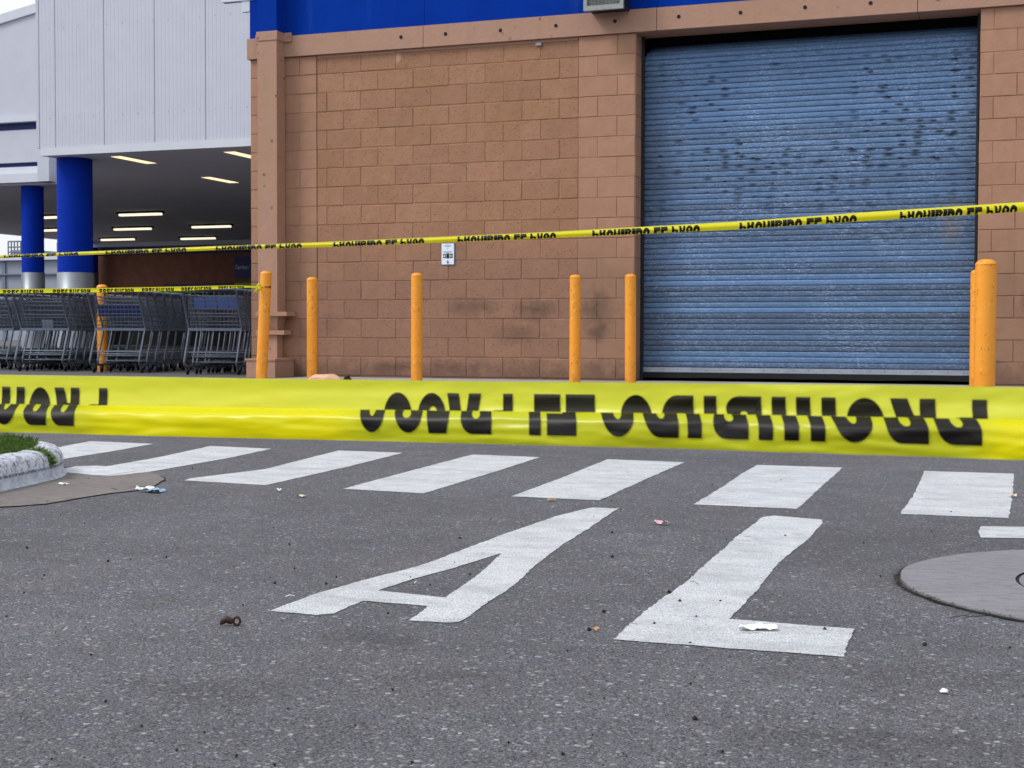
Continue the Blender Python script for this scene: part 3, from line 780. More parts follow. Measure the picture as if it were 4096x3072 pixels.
q = MB(); q.box((FX0-.02, FY-.02, CZ), (UL-.015, FY+.1, CZ+.155)); cbuild(q, 'bottom_trim', MT['trim'])
# ceiling
q = MB()
P_ = [(FX0, FY+.11), (UL-.02, FY+.11), (UL-.02, BY), (LX, BY), (LX, LY), (FX0-3.0, LY), (FX0-.3, FY+1.3), (FX0, FY+1.3)]
q.prism(P_, CZ+.004, CZ+.20); cbuild(q, 'ceiling', MT['soffit'])
q = MB(); q.box((LX, BY-.4, CZ-.16), (UL-.02, BY-.02, CZ+.003)); cbuild(q, 'back_beam', MT['trim'])
q = MB(); q.box((FX0-.01, FY+.31, CZ+.21), (FX0+.25, LY, TOP)); cbuild(q, 'return_wall', MT['panel'])
# left, lower part with striped fascia and sloping roofline
y1 = LY
def zz(yp, x=70): return wp(x, yp, y1).z
xl = wp(-1200, 600, y1).x
q = MB(); q.box((xl, y1-.25, zz(735)), (wp(193, 715, y1-.25).x, y1+.3, zz(700))); cbuild(q, 'edge_beam', MT['trim'])
q = MB(); q.box((wp(150, 715, y1-.27).x, y1-.27, zz(735)), (wp(196, 715, y1-.27).x, y1+.55, zz(632))); cbuild(q, 'beam_end', MT['panel'])
for (ya, yb, mt, off) in ((698, 668, 'trim', 0), (668, 650, 'navy', .12), (650, 520, 'panel', .02), (520, 490, 'navy', .12), (490, 472, 'trim', -.08)):
    q = MB(); q.box((xl, y1+off, zz(ya)+.002), (FX0-.03, y1+.3, zz(yb))); cbuild(q, 'fascia_band', MT[mt])
q = MB(); z0 = zz(472)+.002; a = wp(-1200, 100, y1).x; b = FX0-.03; zt0 = zz(60, 138); sl = (zz(60, 138)-wp(0, 105, y1).z)/(wp(138, 60, y1).x-wp(0, 105, y1).x)
za_ = zt0-sl*(wp(138, 60, y1).x-a); zb_ = zt0+sl*(b-wp(138, 60, y1).x)
za_ = max(za_, z0+.5)
q.add([(a, y1+.02, z0), (b, y1+.02, z0), (b, y1+.02, zb_), (a, y1+.02, za_), (a, y1+.5, z0), (b, y1+.5, z0), (b, y1+.5, zb_), (a, y1+.5, za_)],
      [(0,1,2,3),(7,6,5,4),(3,2,6,7),(0,4,5,1),(1,5,6,2),(0,3,7,4)]); cbuild(q, 'gable_panel', MT['panel'])
q = MB(); q.add([(a, y1-.04, za_), (b, y1-.04, zb_), (b, y1-.04, zb_+.22), (a, y1-.04, za_+.22), (a, y1+.54, za_), (b, y1+.54, zb_), (b, y1+.54, zb_+.22), (a, y1+.54, za_+.22)],
      [(0,1,2,3),(7,6,5,4),(3,2,6,7),(0,4,5,1),(1,5,6,2),(0,3,7,4)]); cbuild(q, 'roof_cap', MT['trim'])
# columns
def column(x0, x1, yy, zt, band):
    c = wp((x0+x1)/2, 1000, yy); D = (c-EYE).dot(FW); r_ = (x1-x0)*D/F/2
    zb = EYE.z+(1338-band)*D/F
    q = MB(); q.lathe([(r_, zb-PZ), (r_, zt-PZ)], n=40); o = q.build('column', MT['column_blue'], cn); o.matrix_parent_inverse = Matrix.Translation(-cn.location); o.location = (c.x, yy, PZ)
    q = MB(); q.lathe([(r_+.012, 0), (r_+.012, zb-PZ), (r_, zb-PZ)], n=40); q.build('sleeve', MT['sleeve'], o)
column(232, 370, FY+.65, CZ+.0, 1096)
column(88, 175, LY+.35, zz(735)+.0, 1096)
column(300, 391, BY-.7, CZ-.2, 1096)
# ceiling lights
def clight(x0, y0, x1, y1_, along, lab, kind='tube', ln=1.4):
    p = gp((x0+x1)/2, (y0+y1_)/2, CZ-.06)
    o = empty('ceiling_light', (p.x, p.y, CZ)); tag(o, lab, 'ceiling light', 'ceiling lights under the entrance canopy')
    a, b = (ln/2, .07) if along == 'X' else (.12, ln/2)
    q = MB()
    if kind == 'tube':
        q.box((-a-.05, -b-.06, -.05), (a+.05, b+.06, .003)); q.build('housing', MT['dark'], o)
        q = MB(); q.box((-a, -b, -.115), (a, b, -.051)); q.build('tube', MT['tube'], o)
    else:
        q.box((-a-.02, -b-.02, -.012), (a+.02, b+.02, .003)); q.build('frame', MT['soffit'], o)
        q = MB(); q.box((-a, -b, -.018), (a, b, -.013)); q.build('diffuser', MT['lit'], o)
    return o
s1, s4 = 1.843, 1.843
for (a, b, c, d, lab) in ((830,1172,1145,1220,'yellow flush ceiling light nearest the big blue column'), (1500,1322,1750,1362,'yellow flush ceiling light deeper under the canopy'),
                          (1670,1138,1950,1190,'yellow flush ceiling light cut off by the brown corner')):
    clight(a/s1, b/s1, c/s1, d/s1, 'Y', lab, 'flush', 1.25)
for (a, b, c, d, lab) in ((860,1590,1210,1572,'long ceiling tube right of the big blue column, first row'), (1395,1275+378-273,1720,1376,'long ceiling tube by the brown corner, upper one')):
    pass
far = [(860, 290, 1210, 282, 'longest bright ceiling tube right of the big blue column'), (820, 397, 1135, 391, 'second ceiling tube right of the big blue column'),
       (730, 474, 1005, 470, 'lowest ceiling tube just right of the big blue column'), (1395, 380, 1720, 374, 'upper ceiling tube nearest the brown building corner'),
       (1315, 467, 1605, 462, 'lower ceiling tube nearest the brown building corner'), (230, 310, 560, 304, 'upper ceiling tube seen between the two blue columns'),
       (210, 406, 500, 402, 'lower ceiling tube seen between the two blue columns')]
for a, b, c, d, lab in far: clight(a/s4, 700+b/s4, c/s4, 700+d/s4, 'X', lab, 'tube', 1.42)
# back wall of the entrance
bw = empty('entrance_building', (LX, BY, PZ)); tag(bw, 'brown stucco entrance wall with dark blue top band under the canopy', 'building')
def bbuild(q, name, mt): o = q.build(name, mt, bw); o.matrix_parent_inverse = Matrix.Translation(-bw.location); return o
zbl = wp(700, 1016, BY).z
q = MB(); q.box((LX, BY, 0), (UL-.02, BY+.3, zbl)); bbuild(q, 'wall', MT['backwall'])
q = MB(); q.box((LX, BY-.04, PZ+.001), (UL-.02, BY-.001, PZ+.75)); bbuild(q, 'shade_strip', MT['dark'])  # dark strip added to stand for the deep shade under the carts
q = MB(); q.box((LX, BY-.02, zbl+.002), (UL-.02, BY+.3, CZ+.2)); bbuild(q, 'blue_band', MT['navy'])
z0_, z1_ = wp(900, 1112, BY).z, wp(900, 1030, BY).z
xa, xb = wp(942, 1070, BY).x, wp(1120, 1070, BY).x
sg2 = empty('store_sign', (xa, BY-.08, z0_)); tag(sg2, 'dark blue wall sign with pale lettering beside the brown corner', 'sign')
q = MB(); q.box((0, 0, 0), (xb-xa, .078, z1_-z0_)); q.build('panel', MT['navy'], sg2)
cu = bpy.data.curves.new('t', 'FONT'); cu.body = 'Cerritos /'; cu.size = .20; cu.extrude = .004; cu.offset = .002
to = bpy.data.objects.new('t', cu); col.objects.link(to); dg = bpy.context.evaluated_depsgraph_get(); me = bpy.data.meshes.new_from_object(to.evaluated_get(dg)); bpy.data.objects.remove(to)
me.materials.clear(); me.materials.append(MT['trim']); o = bpy.data.objects.new('lettering', me); link(o, sg2); o.rotation_euler = (math.pi/2, 0, 0); o.location = (.04, -.006, (z1_-z0_)*.42); o.scale = (.78, 1.15, 1)
xg = wp(670, 1145, BY-2).x
kt = empty('green_kiosk', (xg, BY-2, PZ)); tag(kt, 'green topped stand against the brown entrance wall behind the carts', 'stand')
zt = wp(800, 1134, BY-2).z
q = MB(); q.box((0, 0, 0), (wp(1100, 1145, BY-2).x-xg, 1.2, zt-PZ-.35)); q.build('counter', MT['dark'], kt)
q = MB(); q.box((-.05, -.05, zt-PZ-.349), (wp(935, 1145, BY-2).x-xg, 1.25, zt-PZ-.12)); q.build('green_strip', MT['green'], kt)
q = MB(); q.box((-.1, -.08, zt-PZ-.119), (wp(937, 1145, BY-2).x-xg, 1.28, zt-PZ)); q.build('dark_top', MT['navy'], kt)
q = MB(); q.box((wp(940, 1145, BY-2).x-xg, -.05, zt-PZ-.349), (wp(1100, 1145, BY-2).x-xg, 1.25, zt-PZ-.0)); q.build('green_panel', MT['green'], kt)

# far warehouse seen between the columns
WY = 62
def wz(y, x=100): return wp(x, y, WY).z
wa, wb = wp(-1500, 1000, WY).x, wp(420, 1000, WY).x
wh = empty('warehouse', (wa, WY, PZ)); tag(wh, 'pale grey warehouse far behind the blue columns', 'building')
def wbuild(q, name, mt): o = q.build(name, mt, wh); o.matrix_parent_inverse = Matrix.Translation(-wh.location); return o
q = MB(); q.box((wa, WY, 0), (wb, WY+20, wz(1030))); wbuild(q, 'wall', MT['warehouse'])
q = MB(); q.box((wa, WY-.3, wz(1041)), (wb, WY, wz(1027))); wbuild(q, 'parapet', MT['trim'])
q = MB(); q.box((wa, WY-.2, wz(1100)), (wb, WY-.001, wz(1094))); wbuild(q, 'ledge', MT['warehouse_dark'])
for x in (18,): 
    X = wp(x, 1000, WY).x; q = MB(); q.box((X-.12, WY-.12, 0), (X+.12, WY-.001, wz(1042))); wbuild(q, 'pilaster', MT['warehouse_dark'])
X0, X1 = wp(12, 1000, WY).x, wp(62, 1000, WY).x
q = MB()
for i in range(5): X = X0+(X1-X0)*i/4; q.path([(X, WY+.5, wz(1030)), (X, WY+.5, wz(962))], .05, 5)
for yy in (962, 985, 1005): q.path([(X0, WY+.5, wz(yy)), (X1, WY+.5, wz(yy))], .05, 5)
wbuild(q, 'roof_rail', MT['warehouse_dark'])
q = MB(); q.box((wp(186, 1000, WY).x, WY+1, wz(1030)-.1), (wp(330, 1000, WY).x, WY+6, wz(968))); wbuild(q, 'roof_house', MT['warehouse'])
q = MB(); q.box((wp(0, 1000, WY).x, WY+1, wz(1030)-.1), (wp(90, 1000, WY).x, WY+6, wz(995))); wbuild(q, 'roof_house', MT['warehouse'])

# ------------------------------------------------------------------ bollards
def bollard(pos, r, h, lab, lean=(0, 0)):
    q = MB(); q.lathe([(r, 0), (r, h-r*.62)], n=28)
    o = empty('bollard', pos); tag(o, lab, 'bollard', 'orange steel bollards')
    p = q.build('post', MT['bollard'], o)
    q = MB(); pr = [(r*1.0, h-r*.62), (r*1.02, h-r*.60), (r*1.02, h-r*.50), (r*.93, h-r*.34), (r*.75, h-r*.16), (r*.5, h-r*.05), (r*.25, h-.002), (.0005, h)]
    q.lathe(pr, n=28); q.build('cap', MT['bollard'], o)
    o.rotation_euler = (random.uniform(-.006, .006), random.uniform(-.006, .006), random.uniform(0, 6.28))
    return o
def bol(cx, ytop, D, r, lab, gz=PZ, bottom=None):
    t = at(cx, ytop, D)
    if bottom:
        b = gp(bottom[0], bottom[1], t.z-1.0)
        b = at(bottom[0], bottom[1], D); d = (t-b).normalized(); b = t-d*((t.z-gz)/d.z); h = (t-b).length
        o = bollard(b, r, h, lab); o.rotation_euler = d.to_track_quat('Z', 'Y').to_euler(); return o
    return bollard((t.x, t.y, gz), r, t.z-gz, lab)
B1 = bol(1065, 1084, 14.3, .0565, 'leaning orange bollard by the downpipe with yellow tape tied on', bottom=(1046, 1506))
bol(1248, 1108, 14.4, .054, 'orange bollard left of the block wall, just right of the downpipe')
bol(1667, 1091, 13.9, .0555, 'orange bollard standing alone below the white wall notice')
bol(2301, 1098, 13.5, .0525, 'orange bollard before the pier, left one of the pair by the door')
bol(2524, 1095, 13.4, .0525, 'orange bollard touching the left edge of the roller door')
bol(3944, 1036, 11.5, .084, 'thick orange bollard at the right edge of the roller door', gz=0)
bol(3911, 1078, 12.3, .0565, 'orange bollard mostly hidden behind the thick right bollard')
bol(409, 1138, 17.35, .064, 'orange bollard seen through the wires of the shopping carts')

# ------------------------------------------------------------------ shopping carts
def make_cart():
    root = empty('shopping_cart', (0, 0, 0)); W2 = .31
    steel = MT['cartsteel']
    q = MB()
    for s in (-1, 1):
        q.path([(s*W2, -.03, .93), (s*W2, .0, .86), (s*W2*.99, .17, .52), (s*W2*.97, .15, .46), (s*W2*.97, .0, .15), (s*W2*.97, .01, .105), (s*W2*.95, .07, .09), (s*W2*.70, .86, .12)], .0125, 8)
    q.path([(-W2*.97, .09, .25), (W2*.97, .09, .25)], .008, 6)
    q.path([(-W2*.70, .86, .12), (W2*.70, .86, .12)], .0115, 6)
    q.build('frame', steel, root)
    q = MB(); q.path([(-W2, -.03, .925), (-W2*.98, -.045, .945), (-W2*.9, -.05, .952), (W2*.9, -.05, .952), (W2*.98, -.045, .945), (W2, -.03, .925)], .014, 8); q.build('handle', steel, root)
    q = MB(); q.box((-W2, .155, .495), (W2, .19, .525)); q.box((-W2, .19, .507), (-W2+.02, .85, .52)); q.box((W2-.02, .19, .507), (W2, .85, .52)); q.box((-W2+.03, .19, .50), (W2-.03, .32, .506))
    q.build('ledge', MT['cartledge'], root)
    q = MB(); r = .0032
    def sx(y): return W2*(1-.22*(y-.08)/.85)
    for s in (-1, 1):
        for z in (.56, .62, .68, .74, .80, .86, .90): q.path([(s*sx(.10), .13+(z-.52)*-.25, z), (s*sx(.92), .90+(z-.52)*.12, z*.92+.02)], r if z < .9 else .005, 4, False)
        for i in range(17):
            y = .17+i*.045; q.path([(s*sx(y), y, .515), (s*sx(y), y-.02, .90-.06*(y/.9))], r*.85, 4, False)
    for i in range(13):                                           # floor
        x = -W2*.95+i*W2*1.9/12; q.path([(x, .19, .528), (x*.8, .90, .515)], r, 4, False)
    for y in (.25, .4, .55, .7, .85): q.path([(-sx(y), y, .522), (sx(y), y, .522)], r, 4, False)
    for i in range(11):                                           # front
        x = (-1+2*i/10)*sx(.92); q.path([(x, .90, .515), (x, .945, .85)], r, 4, False)
    for z in (.58, .66, .74, .82): q.path([(-sx(.92), .91, z), (sx(.92), .91, z)], r, 4, False)
    q.build('basket', steel, root)
    q = MB()                                                      # hinged rear gate
    for z in (.56, .60, .655, .69, .74, .80, .845, .885): q.path([(-W2+.03, .15-(z-.52)*.22, z), (W2-.03, .15-(z-.52)*.22, z)], .0042 if z in (.69, .885, .56) else r, 4, False)
    for i in range(12):
        x = -W2+.045+i*(2*W2-.09)/11; q.path([(x, .145, .53), (x+.012, .07, .89)], r, 4, False)
    q.build('rear_gate', steel, root)
    q = MB()
    for y in (.12, .16, .2): q.path([(-W2*.85, y, .22-.02*(y > .13)), (W2*.85, y, .22-.02*(y > .13))], .006, 6)
    for i in range(7): x = -W2*.8+i*W2*1.6/6; q.path([(x, .14, .20), (x*.8, .84, .15)], r*1.2, 4, False)
    q.path([(-W2*.85, .15, .14), (W2*.85, .15, .14)], .006, 6)
    q.build('lower_rack', steel, root)
    for (x, y) in ((-W2*.95, .09), (W2*.95, .09), (-W2*.68, .84), (W2*.68, .84)):
        c = MB(); c.box((x-.018, y-.02, .06), (x-.013, y+.03, .105)); c.box((x+.013, y-.02, .06), (x+.018, y+.03, .105)); c.box((x-.018, y-.02, .095), (x+.018, y+.03, .105))
        co = c.build('caster', steel, root)
        wv = MB(); wv.lathe([(.001, -.012), (.034, -.010), (.038, -.007), (.038, .007), (.034, .010), (.001, .012)], n=14)
        w = wv.build('wheel', MT['wheel'], co, (x, y+.005, .038)); w.rotation_euler.y = math.pi/2
    return root
proto = make_cart()
trains = [(-40, 17.9, 13), (178, 17.3, 13), (476, 16.7, 15), (864, 16.0, 16)]
names = ['leftmost row, cut off by the edge', 'row just left of the orange bollard', 'row through which the orange bollard shows', 'row nearest the brown wall corner']
ordn = ['front', 'second', 'third']
ang = math.radians(12)
first = True
fronts = []
for ti, (cx, D, n) in enumerate(trains):
    p = at(cx, 1336, D); dirv = Vector((-math.sin(ang), math.cos(ang), 0))
    o_ = Vector((p.x, p.y, PZ))-dirv*.16
    for k_ in range(n):
        c = proto if first else copy_tree(proto); first = False
        c.location = o_+dirv*(k_*(.20 if ti != 2 else .26)+random.uniform(-.03, .03)*(k_ > 0))+Vector((random.uniform(-.015, .015), 0, 0)); c.rotation_euler = (0, 0, ang+random.uniform(-.03, .03))
        w = (ordn[k_]+' grey wire cart of the ' if k_ < 3 else 'grey cart nested deep inside the ')+names[ti]
        tag(c, w if k_ == 0 else w, 'shopping cart', 'shopping carts parked in nested rows')
        if k_ == 0: fronts.append(c)
# things that set the front carts apart
q = MB()
for i in range(4): x = -.235+i*.135; q.box((x, -.002, 0), (x+.125, .003, .125))
o = q.build('seat_flap', MT['cartflap'], fronts[3], (0.02, .10, .745)); o.rotation_euler.x = .21
q = MB(); q.box((-.27, -.002, 0), (.27, .002, .13)); o = q.build('seat_back_band', MT['cartband'], fronts[2], (0, .17, .66)); o.rotation_euler.x = .2
q = MB(); q.box((-.07, -.001, 0), (.06, .001, .10)); o = q.build('paper_card', MT['paper'], fronts[1], (.02, .20, .525)); o.rotation_euler = (.15, .05, .1)

# ------------------------------------------------------------------ lettering for the tapes
def arc(cx, cy, rx, ry, a0, a1, n=10):
    return [(cx+rx*math.cos(math.radians(a0+(a1-a0)*i/n)), cy+ry*math.sin(math.radians(a0+(a1-a0)*i/n))) for i in range(n+1)]
def E_(cx, cy, rx, ry, n=28): return [(cx+rx*math.cos(2*math.pi*i/n), cy+ry*math.sin(2*math.pi*i/n)) for i in range(n)]
G = {
 'I': ([(0,0),(1,0),(1,1),(0,1)], []),
 'P': ([(0,0),(.35,0),(.35,.36),(.55,.36)]+arc(.62,.68,.38,.32,-90,90)+[(0,1)], [E_(.5,.62,.13,.09)]),
 'R': ([(0,0),(.35,0),(.35,.34),(.48,.34),(.62,0),(1,0),(.86,.44)]+arc(.62,.68,.36,.32,-25,90)+[(0,1)], [E_(.5,.62,.13,.09)]),
 'O': (E_(.5,.5,.5,.5,36), [E_(.5,.53,.13,.15)]),
 'H': ([(0,0),(.36,0),(.36,.46),(.64,.46),(.64,0),(1,0),(1,1),(.64,1),(.64,.56),(.36,.56),(.36,1),(0,1)], []),
 'B': ([(0,0)]+arc(.62,.27,.38,.27,-90,60)+[(.8,.52)]+arc(.60,.74,.36,.26,-50,90)+[(0,1)], [E_(.5,.62,.12,.07), E_(.5,.36,.10,.05)]),
 'D': ([(0,0)]+arc(.52,.5,.48,.5,-90,90,16)+[(0,1)], [E_(.48,.56,.12,.10)]),
 'E': ([(0,0),(1,0),(1,.44),(.45,.44),(.45,.49),(.95,.49),(.95,.53),(.45,.53),(.45,.60),(1,.60),(1,1),(0,1)], []),
 'L': ([(0,0),(1,0),(1,.45),(.42,.45),(.42,1),(0,1)], []),
 'A': ([(0,0),(.36,0),(.45,.48),(.58,.48),(.66,0),(1,0),(.80,1),(.24,1)], []),
 'S': (E_(.5,.5,.5,.5,36), [E_(.56,.63,.15,.08), E_(.46,.40,.14,.11)]),
 'C': (arc(.5,.5,.5,.5,30,330,26)+[(.6,.40),(.5,.34),(.40,.40),(.38,.5),(.40,.60),(.5,.66),(.6,.60)], []),
 'U': ([(0,1),(0,.4)]+arc(.5,.4,.5,.4,180,360)+[(1,1),(.66,1),(.66,.42)]+arc(.5,.4,.16,.14,0,-180,6)+[(.34,.42),(.34,1)], []),
 'N': ([(0,0),(.34,0),(.34,.5),(.62,0),(1,0),(1,1),(.66,1),(.66,.5),(.38,1),(0,1)], []),
}
def lettering(name, items, surf, mt, parent, vsteps=5):
    """items: (char, s at glyph x=0, s at glyph x=1, v at glyph y=0, v at glyph y=1, lowest y kept, highest y kept)"""
    base = None
    for ch, s0, s1_, v0, v1, yl, yh in items:
        outer, holes = G[ch]; polys = [[Vector((p[0], p[1], 0)) for p in pl] for pl in [outer]+holes]
        flatv = [q for pl in polys for q in pl]; bm = bmesh.new(); bv = [bm.verts.new(q) for q in flatv]
        for t in tessellate_polygon(polys):
            try: bm.faces.new([bv[i] for i in t])
            except ValueError: pass
        for y, cut_in, cut_out in ((yl, True, False), (yh, False, True)):
            bmesh.ops.bisect_plane(bm, geom=bm.verts[:]+bm.edges[:]+bm.faces[:], plane_co=(0, y, 0), plane_no=(0, 1, 0), clear_inner=cut_in, clear_outer=cut_out)
        for k_ in range(1, vsteps):
            y = yl+(yh-yl)*k_/vsteps
            bmesh.ops.bisect_plane(bm, geom=bm.verts[:]+bm.edges[:]+bm.faces[:], plane_co=(0, y, 0), plane_no=(0, 1, 0))
        bm.verts.index_update(); b = 0; allv = []; allf = []
        for v in bm.verts: allv.append(surf(s0+(s1_-s0)*v.co.x, v0+(v1-v0)*v.co.y))
        flip = (s1_-s0)*(v1-v0) < 0
        for f in bm.faces:
            ix = [b+v.index for v in f.verts]; allf.append(ix[::-1] if flip else ix)
        bm.free()
        if not allf: continue
        me = bpy.data.meshes.new(name); me.from_pydata([tuple(v) for v in allv], [], allf); me.materials.append(mt)
        for p in me.polygons: p.use_smooth = True
        me.update(); o = link(bpy.data.objects.new(name, me), parent); o.matrix_parent_inverse = Matrix.Translation(-parent.location)
def sheet(name, surf, s0, s1_, ns, v0, v1, nv, mt, parent):
    vs_ = []; 
    for i in range(ns+1):
        for j in range(nv+1): vs_.append(tuple(surf(s0+(s1_-s0)*i/ns, v0+(v1-v0)*j/nv)))
    fs = [(i*(nv+1)+j, (i+1)*(nv+1)+j, (i+1)*(nv+1)+j+1, i*(nv+1)+j+1) for i in range(ns) for j in range(nv)]
    m = MB(); m.add(vs_, fs, True); return m.build(name, mt, parent)

# near tape: a folded ribbon, the front flap bent forward over the back one
def lerp(a, b, t): return a+(b-a)*t
def tab(x, T):
    if x <= T[0][0]: a, b = T[0], T[1]
    elif x >= T[-1][0]: a, b = T[-2], T[-1]
    else:
        for a, b in zip(T[:-1], T[1:]):
            if a[0] <= x <= b[0]: break
    return lerp(a[1], b[1], (x-a[0])/(b[0]-a[0]))
Dn = lambda x: 1/lerp(1/1.75, 1/1.23, x/4096)
TT = [(0, 1499), (1400, 1519), (2780, 1534), (4096, 1548)]; TF = [(0, 1617), (1400, 1640), (2780, 1657), (4096, 1682)]; TB = [(0, 1728), (1400, 1763), (2780, 1796), (4096, 1840)]
def nfront(x, v, off=0):                                     # v 0 at the bottom edge, 1 at the rounded fold
    yb, yf = tab(x, TB), tab(x, TF); D = Dn(x)
    w = noise.noise(Vector((x*.0011, 3.3, v*.7))); y = lerp(yb, yf, v)+3.0*w*(1-v)+1.2*noise.noise(Vector((x*.006, 1.1, v))); p = at(x, y, D+.004*noise.noise(Vector((x*.0025, v*2.5, 7)))+.0015*noise.noise(Vector((x*.011, v*5, 2))))
    n = Vector((FW.x, FW.y, 0)).normalized()
    if v > .72: a = (v-.72)/.28; p += n*(.012*(1-math.cos(a*math.pi/2)))
    p += n*(-.004*math.sin(v*math.pi))
    return p-n*off
def nback(x, v, off=0):                                      # v 0 hidden below the fold, 1 at the top edge
    yt, yf = tab(x, TT), tab(x, TF)+14; D = Dn(x)+.022
    p = at(x, lerp(yf, yt, v)+3*noise.noise(Vector((x*.0013, 9.1, 0)))*v, D+.005*noise.noise(Vector((x*.0022, v*2, 17)))+.0015*noise.noise(Vector((x*.010, v*5, 12)))); n = Vector((FW.x, FW.y, 0)).normalized()
    return p+n*(.004*math.sin(v*math.pi))-n*off
tp = empty('caution_tape', nfront(2048, .0)); tag(tp, 'wide yellow caution tape folded over, stretched close across the picture', 'tape')
def under(o, p): o.matrix_parent_inverse = Matrix.Translation(-p.location); return o
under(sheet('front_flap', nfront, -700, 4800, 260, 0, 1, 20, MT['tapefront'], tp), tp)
under(sheet('back_flap', nback, -700, 4800, 260, 0, 1, 12, MT['tapeback'], tp), tp)
low = [('P',3921,3743),('R',3709,3538),('O',3495,3332),('H',3297,3133),('I',3088,3031),('B',2990,2845),('I',2804,2748),('D',2712,2573),('O',2538,2405),
       ('E',2304,2187),('L',2162,2052),('P',1965,1842),('A',1815,1690),('S',1690,1576),('O',1538,1437),('P',300,206),('R',188,95),('O',66,-25),('H',-50,-130),('I',-150,-178),('B',-200,-270)]
upp = [('P',3952,3780),('R',3745,3563),('O',3538,3386),('H',3345,3186),('I',3145,3088),('B',3047,2905),('I',2867,2816),('D',2775,2646),('O',2608,2481),
       ('E',2380,2263),('L',2241,2136),('P',2051,1940),('A',1925,1788),('S',1782,1671),('O',1646,1535),('P',427,330),('R',315,215),('O',201,114),('H',96,5),('I',-30,-62),('B',-90,-165)]
O_ = .0012
its = [(c, a, b, -.42, .27, .575, 1.0) for c, a, b in low]
# front: glyph top (y=1) sits near the bottom edge, y=.575 at the fold
mg = lambda x: lerp(.28, .34, min(1, max(0, x/4096)))
its = [(c, a, b, mg(a)+(1-mg(a))/.425, mg(a), .575, 1.0) for c, a, b in low]
lettering('letter', its, lambda s, v: nfront(s, v, O_), MT['tapeink'], tp, 8)
its = [(c, a, b, .50+.14, .64-.64/.47, 0, .47) for c, a, b in upp]
lettering('letter', its, lambda s, v: nback(s, v, O_), MT['tapeinkback'], tp, 5)

# middle tape across the wall and the roller door
D2 = lambda x: 1/lerp(1/11.9, 1/9.75, (x-14)/3586)
T2t = [(0, 1019), (863, 983), (1333, 965), (2200, 926), (2958, 884), (3496, 845), (4096, 806)]
T2b = [(0, 1032), (863, 1000), (1333, 987), (2200, 952), (2958, 917), (3496, 881), (4096, 846)]
def mid(x, v, off=0):
    p = at(x, lerp(tab(x, T2b), tab(x, T2t), v), D2(x)); n = Vector((FW.x, FW.y, 0)).normalized()
    return p+n*(.018*abs(2*v-1)**2+.07*max(0, v-.55)**1.4)-n*off
tp2 = empty('caution_tape', mid(2048, .5)); tag(tp2, 'long narrow yellow caution tape rising across block wall and roller door', 'tape')
under(sheet('ribbon', mid, -900, 5200, 80, 0, 1, 8, MT['tape'], tp2), tp2)
starts = [-770, -376, 14, 422, 863, 1333, 1830, 2369, 2958, 3600, 4242, 4900]
word = 'PROHIBIDO EL PASO'; wd = {'I': .55, ' ': .5}
adv = [wd.get(c, 1.0) for c in word]; tot = sum(adv)
its = []
for a, b in zip(starts[:-1], starts[1:]):
    ln = (b-a)*.735; x = a
    for c, w in zip(word, adv):
        if c != ' ':
            sc_ = w*ln/tot; top = .74+.22*(1-min(1, max(0, (x)/4096)))
            its.append((c, x, x+sc_*.92, top, top-(top-.02)/.62, 0, .62))
        x += w*ln/tot
lettering('letter', its, lambda s, v: mid(s, v, .003), MT['tapeink'], tp2, 3)

# left tape, tied to the leaning bollard
D3 = lambda x: 1/lerp(1/12.3, 1/14.25, x/1040)
T3t = [(0, 1157), (398, 1152), (726, 1146), (940, 1141), (1000, 1143), (1042, 1146)]
T3b = [(0, 1173), (398, 1169), (726, 1163), (940, 1152), (1000, 1149), (1042, 1152)]
def tl(x, v, off=0):
    p = at(x, lerp(tab(x, T3b), tab(x, T3t), v), D3(x)); n = Vector((FW.x, FW.y, 0)).normalized()
    return p+n*(.010*abs(2*v-1)**2)-n*off
tp3 = empty('caution_tape', tl(1042, .5)); tag(tp3, 'thin yellow tape tied to the leaning bollard, passing over the carts', 'tape')
under(sheet('ribbon', tl, -700, 1044, 50, 0, 1, 6, MT['tape'], tp3), tp3)
starts = [-640, -410, -195, 12, 212, 398, 568, 726, 874, 1000]; word = 'PRECAUCION'; adv = [wd.get(c, 1) for c in word]; tot = sum(adv); its = []
for a, b in zip(starts[:-1], starts[1:]):
    ln = (b-a)*.82; x = a
    for c, w in zip(word, adv):
        s_ = w*ln/tot; its.append((c, x, x+s_*.84, .02-.98*.32/.68*0-.35, .80, .32, 1.0)); x += s_
lettering('letter', its, lambda s, v: tl(s, v, .003), MT['tapeink'], tp3, 3)
# wrap and knot
bt, bb_ = at(1065, 1084, 14.3), at(1046, 1506, 14.3); ax = (bt-bb_).normalized()
cw = bt-ax*((bt-at(1063, 1147, 14.3)).dot(ax)); e1 = ax.orthogonal().normalized(); e2 = ax.cross(e1); q = MB(); vs_ = []
for i in range(33):
    th = 2*math.pi*i/32; d = e1*math.cos(th)+e2*math.sin(th)
    for h_ in (-.014, 0, .014): vs_.append(cw+d*(.0585+.002*(h_ == 0))+ax*(h_+.003*math.sin(3*th)))
q.add(vs_, [(3*i+j, 3*i+3+j, 3*i+4+j, 3*i+1+j) for i in range(32) for j in range(2)], True); under(q.build('wrap', MT['bollard'], tp3), tp3)
q = MB(); kc = at(1036, 1148, 14.2); rr = random.Random(4)
for i in range(7):
    a = rr.uniform(0, 6.28); b = rr.uniform(0, 6.28); e = Vector((math.cos(a), .3*math.sin(b), math.sin(a))); f_ = e.orthogonal().normalized()
    q.path([kc, kc+e*.025+f_*.012, kc+e*.035-f_*.006, kc+e*.012-f_*.015, kc], .0055, 5)
q.path([kc, kc+Vector((-.035, 0, -.03)), kc+Vector((-.05, 0, -.045)), kc+Vector((-.025, 0, -.05))], [.008, .011, .009, .004], 5)
